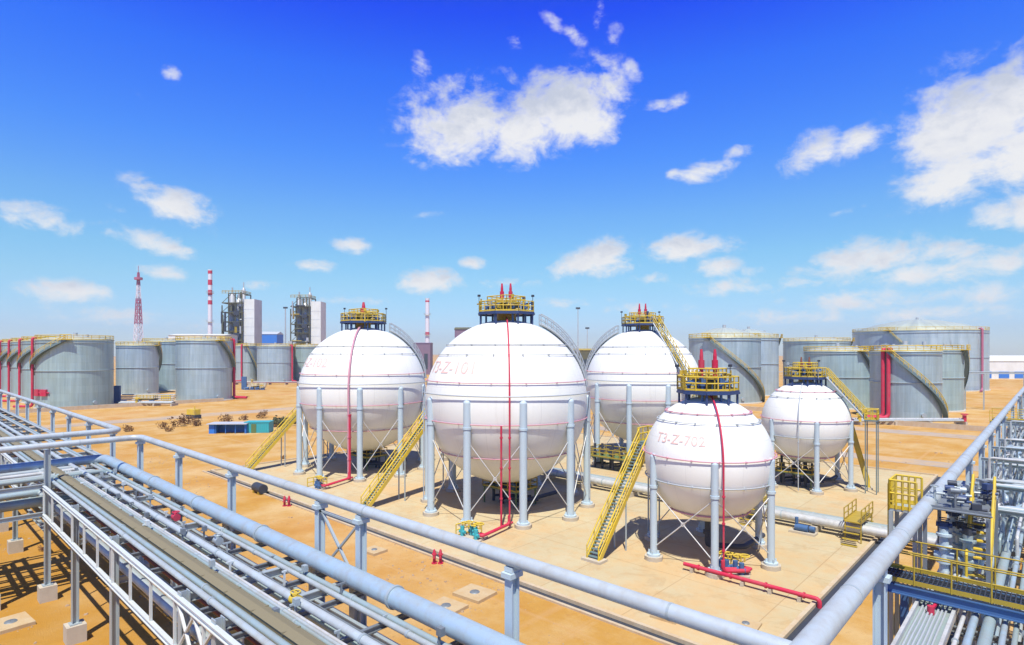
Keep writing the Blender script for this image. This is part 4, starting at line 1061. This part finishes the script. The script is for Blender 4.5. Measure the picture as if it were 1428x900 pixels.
bridge(72.0, 75.0, -4.6, 4.4, 8.3, 'far railed walkway with bright yellow rails crossing the right rack', 'yellow_paint', 'galvanised')
# valve group at the pipe
vg = thing('valve_group', (-3.2, 28, 6.7), 'tall cluster of blue-grey valves and dark motors beside the thick right pipe', 'valves')
rv = random.Random(4)
for i, (xx, yy) in enumerate(((-3.0,26.6),(-2.6,27.4),(-2.9,28.3),(-2.3,26.5),(-2.1,28.0),(-2.5,29.2))):
    m = MB(); h = rv.uniform(1.6,2.4); m.tube([(xx,yy,6.7),(xx,yy,6.7+h)], .15, 12)
    for q in (.3, .6, .85): m.cyl((xx,yy,6.7+h*q), .25, .09, 12)
    m.tube([(xx-.3,yy,6.7+h*.45),(xx+.3,yy,6.7+h*.45)], .13, 10)
    o = m.build('valve_body', 'aqua_pipe' if i % 2 else 'column_paint', vg)
    m = MB(); m.cbox((xx,yy,6.7+h+.12), (.26,.3,.22), .3*i); m.tube([(xx-.24,yy,6.7+h+.13),(xx+.24,yy,6.7+h+.13)], .09, 10); m.ring(.16, 6.7+h+.35, .02, 14, 5, (xx,yy)); m.build('motor', 'dark_steel' if i % 2 else 'navy_steel', o)
m = MB(); m.cbox((-2.6,27.8,9.25), (1.7,3.2,.08)); m.rail([(-3.6,25.8,9.3),(-1.6,25.8,9.3)], .05, .03, .9)
for xx, yy in ((-3.5,26),(-1.7,26),(-3.5,29.6),(-1.7,29.6)): m.bar((xx,yy,6.7),(xx,yy,9.2),.12)
m.build('frame', 'tie_steel', vg)
for j in range(16):
    xx, yy, h = rv.uniform(-3.5,-1.7), rv.uniform(26.0,29.7), rv.uniform(.2,.7); m = MB()
    m.tube([(xx,yy,9.3),(xx,yy,9.3+h)], .04, 6); m.tube([(xx-.2,yy,9.3+h*.6),(xx+.3,yy+.1,9.3+h*.6)], .05, 8)
    if j % 3 == 0: m.cbox((xx,yy,9.3+h), (.2,.28,.22), rv.random()*3)
    elif j % 3 == 1: m.tube([(xx-.14,yy,9.3+h),(xx+.14,yy+.06,9.3+h)], .11, 12)
    else: m.ring(.13, 9.3+h, .02, 12, 5, (xx,yy)); m.tube([(xx,yy-.2,9.36),(xx,yy+.5,9.36)], .06, 8)
    m.build('instrument', ('dark_steel','navy_steel','galvanised','tie_steel')[j % 4], vg)
# yellow crossover over the thick pipe
xo = thing('crossover_stair', (-4.3, 28, 6.7), 'bright yellow railed crossover platform left of the thick right pipe', 'crossover')
m = MB(); m.box((-4.9,27.6,8.6),(-4.0,28.9,8.68))
for xx, yy in ((-4.85,27.65),(-4.85,28.85),(-4.05,27.65),(-4.05,28.85)): m.bar((xx,yy,.1),(xx,yy,8.6),.14)
m.build('platform', 'galvanised', xo)
m = MB(); m.rail([(-4.0,27.6,8.68),(-4.9,27.6,8.68),(-4.9,28.9,8.68),(-4.0,28.9,8.68)], 1.15, .045, .24)
for q in (.3,.8): m.bar((-4.9,27.6,8.68+q),(-4.9,28.9,8.68+q),.05); m.bar((-4.9,27.6,8.68+q),(-4.0,27.6,8.68+q),.05)
m.build('guard_rail', 'yellow_paint', xo)
m = MB()
for q in range(26): m.bar((-5.0,28.0,.5+.31*q),(-5.0,28.5,.5+.31*q),.04)
for yy in (28.0,28.5): m.bar((-5.0,yy,.2),(-5.0,yy,9.6),.06)
m.build('ladder', 'yellow_paint', xo)
ld = thing('rack_stair', (-1.6, 27, 6.7), 'short steep yellow stair on the right rack beside the valve cluster', 'stair')
a, b_ = Vector((-2.0,26.2,6.8)), Vector((-2.0,28.6,9.3))
for sg in (-.32,.32):
    m = MB(); o_ = Vector((sg,0,0)); m.bar(a+o_,b_+o_,.07,.24); m.build('stringer', 'yellow_paint', ld)
    m = MB(); m.tube([a+o_+Vector((0,0,.95)),b_+o_+Vector((0,0,.95))],.05,6); m.tube([a+o_+Vector((0,0,.5)),b_+o_+Vector((0,0,.5))],.045,6)
    for q in range(5): c_ = a.lerp(b_, q/4)+o_; m.tube([c_,c_+Vector((0,0,.95))],.045,6)
    m.build('handrail', 'yellow_paint', ld)
m = MB()
for q in range(1,10): c_ = a.lerp(b_, q/10); m.cbox((c_.x,c_.y,c_.z),(.6,.22,.05))
m.build('tread', 'yellow_paint', ld)
tg = thing('red_tag_valve', onz(1298, 852, 6.95), 'small red valve lever on the pale cable tray at the near right corner', 'valve')
p = onz(1298, 852, 6.95); m = MB(); m.bar(p, p+Vector((.1,.55,.12)), .07); m.cyl((p.x,p.y,6.85), .1, .25, 8); m.build('lever', 'red_paint', tg)

# portal at the far right and its beam
fp = thing('pipe_gantry', at(1370, 150), 'thin pale gantry frame standing on the sand beyond the right rack', 'gantry')
for px in (1346, 1372, 1428):
    q = at(px, 150); m = MB(); m.bar((q.x,q.y,0),(q.x,q.y,9.2),.28); m.build('leg', 'galvanised', fp)
a, b_ = at(1344,150,9.3), at(1440,150,9.3); m = MB(); m.bar(a,b_,.3,.3); m.tube([a+Vector((0,0,.35)),b_+Vector((0,0,.35))],.15,8); m.build('beam', 'galvanised', fp)

# ------------------------------------------------------------------ pipe run on low sleepers between the spheres
for i, (y, r, mt, lab) in enumerate(((52.7,.34,'pale_pipe','thick pale pipe low on sleepers between the sphere rows, nearer side'),(53.7,.3,'silver_pipe','silver pipe low on sleepers, just behind the thick pale one'),(54.5,.22,'aqua_pipe','thinner aqua-grey pipe low on sleepers, last of the three'))):
    r_ = thing('ground_pipe', (-8,y,.9), lab, 'pipe', 'pipes on low sleepers between the spheres')
    m = MB(); m.pipe([(-62,y,.95),(-5.2-i*.2,y,.95),(-5.2-i*.2,y,5.2),(-3.0,y,5.2)], r, 16, r*2.5); m.build('pipe_body', mt, r_)
    m = MB()
    for k in range(9): xx = -60+6.1*k+i; m.tube([(xx,y,.95),(xx+.12,y,.95)], r*1.12, 16)
    m.build('clamp_band', 'galvanised', r_)
for k in range(10):
    xx = -61+5.8*k; r_ = tag(MB().box((xx-.25,51.9,.0),(xx+.25,55.2,.56)).build('pipe_sleeper','concrete', None, (xx,53.5,0)), 'low concrete sleeper under the ground pipes between the spheres', 'sleeper', 'concrete sleepers under the ground pipes')
for i, (xx, lab) in enumerate(((-19.6,'small dull-yellow crossover with steps astride the ground pipes right of the front sphere'),(-11.6,'small dull-yellow crossover astride the ground pipes at the pad edge'))):
    r_ = thing('pipe_crossover', (xx,53.5,0), lab, 'crossover', 'crossovers over the ground pipes')
    m = MB(); m.box((xx-.6,51.6,1.6),(xx+.6,55.4,1.68))
    for sx in (-.55,.55):
        for yy in (51.7,55.3): m.bar((xx+sx,yy,.05),(xx+sx,yy,1.6),.08)
    for sg, yb in ((-1,51.6),(1,55.4)):
        for q in range(4): m.cbox((xx,yb+sg*(.2+.3*q),1.3-.4*q),(1.1,.26,.05))
    m.build('deck', 'ochre_paint', r_)
    m = MB()
    for sx in (-.6,.6): m.rail([(xx+sx,51.6,1.68),(xx+sx,55.4,1.68)],1.0,.045,1.2)
    m.build('guard_rail', 'ochre_paint', r_)

# ------------------------------------------------------------------ fire line and small equipment on the pad
fl = thing('fire_line', (-16, 37.0, 0), 'bright red fire pipe from the front sphere, bending down at the pad edge', 'pipe')
m = MB(); m.pipe([(-18.6,37.3,.5),(-10.1,37.3,.5),(-10.1,37.3,-.05)], .13, 12); m.build('pipe_body', 'red_paint', fl)
for k in range(5): MB().cbox((-18+1.7*k,37.3,.2),(.2,.34,.3)).build('pipe_shoe', 'concrete', fl)
m = MB()
for k in range(4): xx = -17.6+2.2*k; m.tube([(xx,37.3,.5),(xx+.1,37.3,.5)], .19, 12)
m.build('flange', 'red_paint', fl)
def skid(p, label, seed, to):
    rnd = random.Random(seed); r_ = thing('valve_skid', p, label, 'valves', 'valve skids on the pad')
    m = MB(); m.cbox((p.x,p.y,.12),(2.2,1.4,.14),.3); m.build('base', 'concrete', r_)
    m = MB()
    for k in range(4): q = p+Vector((-.8+.5*k, rnd.uniform(-.4,.4), 0)); m.cyl((q.x,q.y,.15),.17,.8,10); m.tube([(q.x-.3,q.y,.5),(q.x+.3,q.y,.5)],.14,10)
    m.build('valve_body', 'teal_paint' if seed % 2 else 'blue_steel', r_)
    m = MB()
    for k in range(4):
        q = p+Vector((-.8+.5*k, rnd.uniform(-.4,.4), 0)); m.ring(.3,1.15+.15*(k%2),.05,18,6,(q.x,q.y)); m.cyl((q.x,q.y,.9),.06,.3,8); m.bar((q.x-.3,q.y,1.15+.15*(k%2)),(q.x+.3,q.y,1.15+.15*(k%2)),.05)
    m.rail([(p.x-1.1,p.y-.7,.1),(p.x-1.1,p.y+.7,.1),(p.x+.2,p.y+.9,.1)],1.0,.05,.7)
    m.build('handwheel', 'yellow_paint', r_)
    m = MB(); t_ = Vector(to); m.pipe([(p.x+.6,p.y,.5),(p.x+1.2,p.y,.5),(t_.x,t_.y,.5),(t_.x,t_.y,1.2)], .13, 10); m.pipe([(p.x+.6,p.y+.35,.5),(p.x+1.2,p.y+.35,.5),(t_.x-.1,t_.y+.5,.5)], .1, 10)
    m.build('feed_pipe', 'red_paint', r_)
aA = az_to_cam(tA); skid(onz(658,752), 'yellow handwheels and red feed pipe in front of the largest sphere', 1, (tA.x+8.1*math.cos(aA+.03), tA.y+8.1*math.sin(aA+.03), 0))
aB = az_to_cam(tB); skid(onz(444,682), 'yellow handwheels and red feed pipe in front of the sphere with one red vent', 2, (tB.x+8.1*math.cos(aB-.2), tB.y+8.1*math.sin(aB-.2), 0))
aS = az_to_cam(tS); skid(onz(1022,800), 'blue valves and red feed pipe at the foot of the small front sphere', 4, (tS.x+4.8*math.cos(aS+.2), tS.y+4.8*math.sin(aS+.2), 0))
def under_platform(c, label, dx, dy, size=(4.6,3.0), seed=1):
    x, y = c[0]+dx, c[1]+dy; r_ = thing('valve_platform', (x,y,0), label, 'platform', 'valve platforms under the spheres')
    w, l = size; rnd = random.Random(seed)
    m = MB(); m.box((x-w/2,y-l/2,1.6),(x+w/2,y+l/2,1.68))
    for sx in (-1,1):
        for sy in (-1,1): m.bar((x+sx*w*.47,y+sy*l*.47,.05),(x+sx*w*.47,y+sy*l*.47,1.6),.12)
    m.build('deck', 'green_paint', r_)
    m = MB(); m.rail([(x-w/2,y-l/2,1.68),(x+w/2,y-l/2,1.68),(x+w/2,y+l/2,1.68),(x-w/2,y+l/2,1.68)],1.0,.05,1.0,True); m.build('guard_rail', 'ochre_paint', r_)
    m = MB()
    for k in range(6): xx = x-w*.4+w*.16*k; yy = y+rnd.uniform(-.8,.8); m.tube([(xx,yy,.1),(xx,yy,2.6+rnd.random())],.15,10); m.cyl((xx,yy,1.9),.28,.3,10); m.tube([(xx,yy,.6),(xx+.8,yy+1.2,.6)],.13,8)
    m.build('valve_body', 'dark_steel', r_)
under_platform(tT, 'dark valves on a green platform under the small rear sphere', -.6, -1.5, (4.2,2.6), 2)
under_platform(tC, 'dark valves on a green platform beside the half-hidden big sphere', 1.0, -9.0, (6.0,3.0), 3)
under_platform(tA, 'dark valves on a platform in the deep shade under the largest sphere', 0, .5, (4.5,3.0), 4)
under_platform(tB, 'dark valves on a platform in the shade under the sphere with one red vent', 0, .5, (4.5,3.0), 5)
p = onz(1120,745); r_ = thing('pump_unit', p, 'small blue pump on the pad right of the front sphere', 'pump')
m = MB(); m.tube([(p.x-.6,p.y,.5),(p.x+.4,p.y,.5)], .28, 14); m.tube([(p.x+.5,p.y,.55),(p.x+.9,p.y,.55)], .22, 12); m.cyl((p.x-.5,p.y,.8),.14,.5,8); m.build('casing', 'blue_steel', r_)
m = MB(); m.cbox((p.x,p.y,.14),(2.0,.9,.2)); m.build('base', 'concrete', r_)
def hydrant(px, py, label):
    p = onz(px, py); r_ = thing('fire_hydrant', p, label, 'hydrant', 'red twin hydrants on the sand')
    for s in (-.22,.22):
        q = p + CR*s; m = MB(); m.tube([(q.x,q.y,0),(q.x,q.y,.85),(q.x,q.y,1.0)],[.11,.11,.05],12); m.cyl((q.x,q.y,.6),.17,.1,12); m.cyl((q.x,q.y,0),.2,.08,12)
        m.tube([q+Vector((0,0,.5))-CF*.3, q+Vector((0,0,.5))+CF*.05],.08,8); m.build('standpipe', 'red_paint', r_)
hydrant(400, 706, 'red twin hydrant on the sand, the one nearer the yellow corner stair')
hydrant(610, 786, 'red twin hydrant on the sand, the one below the largest sphere')
def cover(px, py, w, label, rz=.1):
    p = onz(px, py); r_ = thing('manhole', p, label, 'manhole', 'concrete manhole slabs on the sand')
    m = MB(); m.cbox((p.x,p.y,.09),(w,w*.85,.2),rz); m.build('slab', 'dusty_slab', r_)
    m = MB(); m.lathe([(.02,.235),(w*.13,.235),(w*.15,.19)], 18, (p.x,p.y,0)); m.build('cover', 'tie_steel', r_)
cover(522, 770, 1.5, 'concrete manhole slab on the sand below the braced pair of posts')
cover(622, 849, 2.0, 'concrete manhole slab on the sand, darkest lid, close to the overhead pipe')
cover(662, 830, 2.1, 'concrete manhole slab on the sand up and right of the dark-lidded one')
cover(15, 872, 2.0, 'concrete manhole slab at the bottom left edge')
cover(930, 862, 1.5, 'concrete manhole slab on the pad below the front sphere')
cover(1040, 874, 1.4, 'yellowish concrete slab close to the pad corner')
dk = thing('dark_drum', onz(362,688), 'dark drum lying in front of the pad at the yellow corner stair', 'drum'); p = onz(362,688)
m = MB(); m.tube([(p.x-.9,p.y,.55),(p.x+.9,p.y,.55)], .5, 16); m.build('drum_body', 'dark_steel', dk)
m = MB()
for s in (-.6,.6): m.cbox((p.x+s,p.y,.15),(.2,.9,.3))
m.build('saddle', 'ochre_paint', dk)
# low dike walls round the tank groups
for i, (a, b_, lab) in enumerate((((-40,140),(30,140),'low concrete dike wall in front of the right tanks'),((-130,150),(-50,150),'low concrete dike wall in front of the tanks behind the small spheres'),((-183,14),(-183,70),'low concrete dike wall in front of the left tanks'))):
    m = MB(); m.bar((*a,.5),(*b_,.5),.35,1.0); tag(m.build('dike_wall', 'kerb_concrete', None, ((a[0]+b_[0])/2,(a[1]+b_[1])/2,0)), lab, 'wall', 'low dike walls')

# ------------------------------------------------------------------ the dusty air
hm = bpy.data.materials.new('haze_air'); hm.use_nodes = True; hn = hm.node_tree
hn.nodes.remove(hn.nodes['Principled BSDF']); pv = hn.nodes.new('ShaderNodeVolumePrincipled')
pv.inputs['Color'].default_value = (.88, .93, 1, 1); pv.inputs['Density'].default_value = .00025; pv.inputs['Anisotropy'].default_value = .2
hn.links.new(pv.outputs[0], hn.nodes['Material Output'].inputs['Volume']); MATS['haze_air'] = hm
hz = MB().box((-2005,-2005,-1.2),(2005,2005,80)).build('haze','haze_air'); hz['kind'] = 'stuff'
# ------------------------------------------------------------------ camera
cam = bpy.data.cameras.new('camera'); co = bpy.data.objects.new('camera', cam); COL.objects.link(co)
co.location = (0, 0, EYE); co.rotation_euler = (PI/2, 0, YAW)
cam.sensor_width = 36; cam.lens = FPX/1428*36; cam.shift_y = (HORY-450)/1428; cam.clip_end = 20000; cam.clip_start = .1
S.camera = co

# ------------------------------------------------------------------ sun and sky
ELEV = math.radians(63)
ha = CF*1.0 + CR*0.06; ha.normalize()
dirn = ha*math.cos(ELEV) + Vector((0,0,-math.sin(ELEV)))
sl = bpy.data.lights.new('sun', 'SUN'); sl.energy = 5.0; sl.angle = math.radians(.5); sl.color = (1.0, .97, .89)
so = bpy.data.objects.new('sun', sl); COL.objects.link(so); so.rotation_euler = dirn.to_track_quat('-Z','Y').to_euler(); so.location = (0,0,60)
sunv = -dirn
W = bpy.data.worlds.new('World'); S.world = W; W.use_nodes = True
nt = W.node_tree; N, L = nt.nodes, nt.links
bg = N['Background']
sky = N.new('ShaderNodeTexSky'); sky.sky_type = 'NISHITA'; sky.sun_disc = False
sky.sun_elevation = ELEV; sky.sun_rotation = math.atan2(sunv.x, sunv.y) % (2*PI)
sky.air_density = 1.0; sky.dust_density = 0.3; sky.ozone_density = 3.0; sky.altitude = 1200
tc = N.new('ShaderNodeTexCoord'); D = tc.outputs['Generated']
def M(op, a, b=None, c=None, clamp=False):
    n = N.new('ShaderNodeMath'); n.operation = op; n.use_clamp = clamp
    for s, v in zip(n.inputs, (a, b, c)):
        if v is None: continue
        if isinstance(v, bpy.types.NodeSocket): L.new(v, s)
        else: s.default_value = v
    return n.outputs[0]
def VM(op, a, b=None):
    n = N.new('ShaderNodeVectorMath'); n.operation = op
    for s, v in zip(n.inputs, (a, b)):
        if v is None: continue
        if isinstance(v, bpy.types.NodeSocket): L.new(v, s)
        else: s.default_value = v
    return n
def raydir(px, py):
    v = CR*((px-PCX)/FPX) + CF + Vector((0,0,-(py-HORY)/FPX)); return v.normalized()
# real clouds of that sky: where they hang (compass direction and height), how wide, how thick (centre, half width, half height in degrees-like units, tilt, weight)
CL = [(648,172,74,50,-8,1.0),(735,170,66,48,-15,.95),(795,152,68,44,-22,1.0),(640,210,50,22,0,.9),(830,170,40,30,0,.9),(712,108,20,12,45,.5),
 (589,84,19,17,40,.72),(772,28,22,13,30,.55),(800,48,24,11,35,.5),(835,22,13,20,20,.5),(858,48,14,22,30,.52),(838,85,20,12,40,.5),(882,98,20,13,50,.58),(865,128,16,12,20,.5),(918,150,20,13,0,.55),(944,140,17,13,0,.55),(718,60,14,11,0,.5),
 (1340,175,95,62,-22,1.05),(1400,140,70,55,-10,1.0),(1330,250,100,30,-14,1.0),(1420,215,60,40,-20,1.0),(1390,298,40,20,0,.7),(1440,290,40,30,-30,.8),
 (1135,215,48,24,-28,.85),(1205,190,46,20,-12,.85),(980,238,42,14,-4,.8),(940,242,16,10,0,.6),(1030,212,24,10,0,.55),
 (45,302,62,19,14,.85),(245,285,62,22,20,.8),(200,270,34,15,30,.6),(160,290,20,10,0,.45),(205,335,58,17,16,.85),(258,350,18,8,0,.5),(225,380,30,14,0,.7),(90,405,75,17,-4,.7),(120,402,34,13,0,.6),
 (492,343,26,12,0,.75),(440,371,30,9,0,.65),(602,392,52,16,0,.9),(656,368,18,9,0,.7),(598,300,24,6,-10,.4),(830,362,70,22,-10,.9),(955,347,58,17,0,.95),(1000,372,34,15,0,.85),(1050,378,22,9,0,.6),
 (1200,362,95,26,-4,.85),(1320,350,60,18,0,.75),(1270,385,120,18,0,.7),(1400,365,70,22,0,.75),(1380,410,120,18,0,.7),(1180,418,100,17,0,.66),(1020,400,80,14,0,.65),(1330,432,120,12,0,.6),(1080,440,110,12,0,.55),(800,420,60,10,0,.45),(240,104,16,12,30,.55),(195,130,16,10,0,.35),
 (910,388,30,9,0,.55),(350,398,50,9,0,.4),(140,440,130,14,0,.5),(330,455,120,10,0,.42),(700,395,60,9,0,.42),(1290,440,160,12,0,.5),(1110,395,60,10,0,.5),(905,430,80,9,0,.45),(505,420,60,8,0,.4),(1210,285,70,6,-15,.36)]
acc = None; accv = None
for (x, y, a, b, tilt, wt) in CL:
    c = raydir(x, y); t = math.radians(tilt)
    e1 = raydir(x+a*math.cos(t), y+a*math.sin(t)) - c; e2 = raydir(x-b*math.sin(t), y+b*math.cos(t)) - c
    u = VM('DOT_PRODUCT', D, tuple(e1/e1.length_squared)).outputs['Value']; v = VM('DOT_PRODUCT', D, tuple(e2/e2.length_squared)).outputs['Value']
    u = M('SUBTRACT', u, c.dot(e1)/e1.length_squared); v = M('SUBTRACT', v, c.dot(e2)/e2.length_squared)
    q = M('MULTIPLY_ADD', u, u, M('MULTIPLY', v, v))
    e = M('MULTIPLY', M('POWER', math.e, M('MULTIPLY', q, -0.75)), wt)
    f = VM('DOT_PRODUCT', D, tuple(c)).outputs['Value']
    e = M('MULTIPLY', e, M('GREATER_THAN', f, 0.3))
    acc = e if acc is None else M('SMOOTH_MAX', acc, e, .12)
    ev = M('MULTIPLY', e, v); accv = ev if accv is None else M('ADD', accv, ev)
mp = N.new('ShaderNodeMapping'); mp.inputs['Scale'].default_value = (1, 1, 1.6); L.new(D, mp.inputs['Vector'])
n1 = noise(nt, mp.outputs[0], 15, 9, 0.64); n1.inputs['Distortion'].default_value = .35
n2 = noise(nt, mp.outputs[0], 42, 6, 0.6)
nn = M('ADD', M('MULTIPLY', M('SUBTRACT', n1.outputs['Fac'], .5), 1.7), M('MULTIPLY', M('SUBTRACT', n2.outputs['Fac'], .5), .7))
dens = M('ADD', acc, M('MULTIPLY', nn, M('MULTIPLY', acc, 3.5, None, True)))
mr = N.new('ShaderNodeMapRange'); mr.interpolation_type = 'SMOOTHSTEP'; L.new(dens, mr.inputs['Value'])
mr.inputs['From Min'].default_value = .24; mr.inputs['From Max'].default_value = .92; mr.inputs['To Max'].default_value = .96
cover_ = mr.outputs[0]
# cloud brightness: sunlit tops, greyer undersides and thick hearts
sh = M('ADD', M('MULTIPLY', accv, -.6), M('MULTIPLY', M('SUBTRACT', n2.outputs['Fac'], .5), 1.0))
sh = M('ADD', sh, M('MULTIPLY', M('SUBTRACT', dens, .8), .28))
ccol = ramp(nt, M('ADD', sh, .35, None, True), [(0.15, (1.0, 1.0, 1.0)), (0.42, (.93, .94, .97)), (0.9, (.66, .71, .82))])
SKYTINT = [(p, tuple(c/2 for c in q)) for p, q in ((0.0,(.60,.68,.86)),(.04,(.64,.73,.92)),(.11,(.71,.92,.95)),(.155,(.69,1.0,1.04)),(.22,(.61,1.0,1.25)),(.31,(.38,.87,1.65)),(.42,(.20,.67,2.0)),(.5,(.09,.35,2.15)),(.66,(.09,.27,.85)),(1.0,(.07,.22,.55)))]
# deepen the blue by height; sky above the view darkened to cut fill light
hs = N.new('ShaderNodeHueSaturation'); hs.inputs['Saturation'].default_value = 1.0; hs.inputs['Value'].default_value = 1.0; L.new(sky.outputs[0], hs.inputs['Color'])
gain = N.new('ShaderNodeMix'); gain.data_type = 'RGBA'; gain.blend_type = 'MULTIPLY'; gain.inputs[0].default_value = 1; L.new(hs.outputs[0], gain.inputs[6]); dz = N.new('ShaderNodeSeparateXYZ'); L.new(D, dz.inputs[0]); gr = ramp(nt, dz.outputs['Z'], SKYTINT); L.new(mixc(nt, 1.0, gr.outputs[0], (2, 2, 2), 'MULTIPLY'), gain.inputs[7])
SKYS = .12
cs = N.new('ShaderNodeMix'); cs.data_type = 'RGBA'; cs.blend_type = 'MULTIPLY'; cs.inputs[0].default_value = 1; L.new(ccol.outputs[0], cs.inputs[6]); cs.inputs[7].default_value = (.74/SKYS,)*3 + (1,)
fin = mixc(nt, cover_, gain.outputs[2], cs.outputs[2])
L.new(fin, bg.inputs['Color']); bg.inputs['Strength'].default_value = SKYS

S.view_settings.view_transform = 'Standard'; S.view_settings.look = 'None'; S.view_settings.gamma = 1; S.view_settings.use_curve_mapping = False
S.view_settings.exposure = 0.28
S.render.engine = 'CYCLES'
S.cycles.use_denoising = True
S.cycles.max_bounces = 6
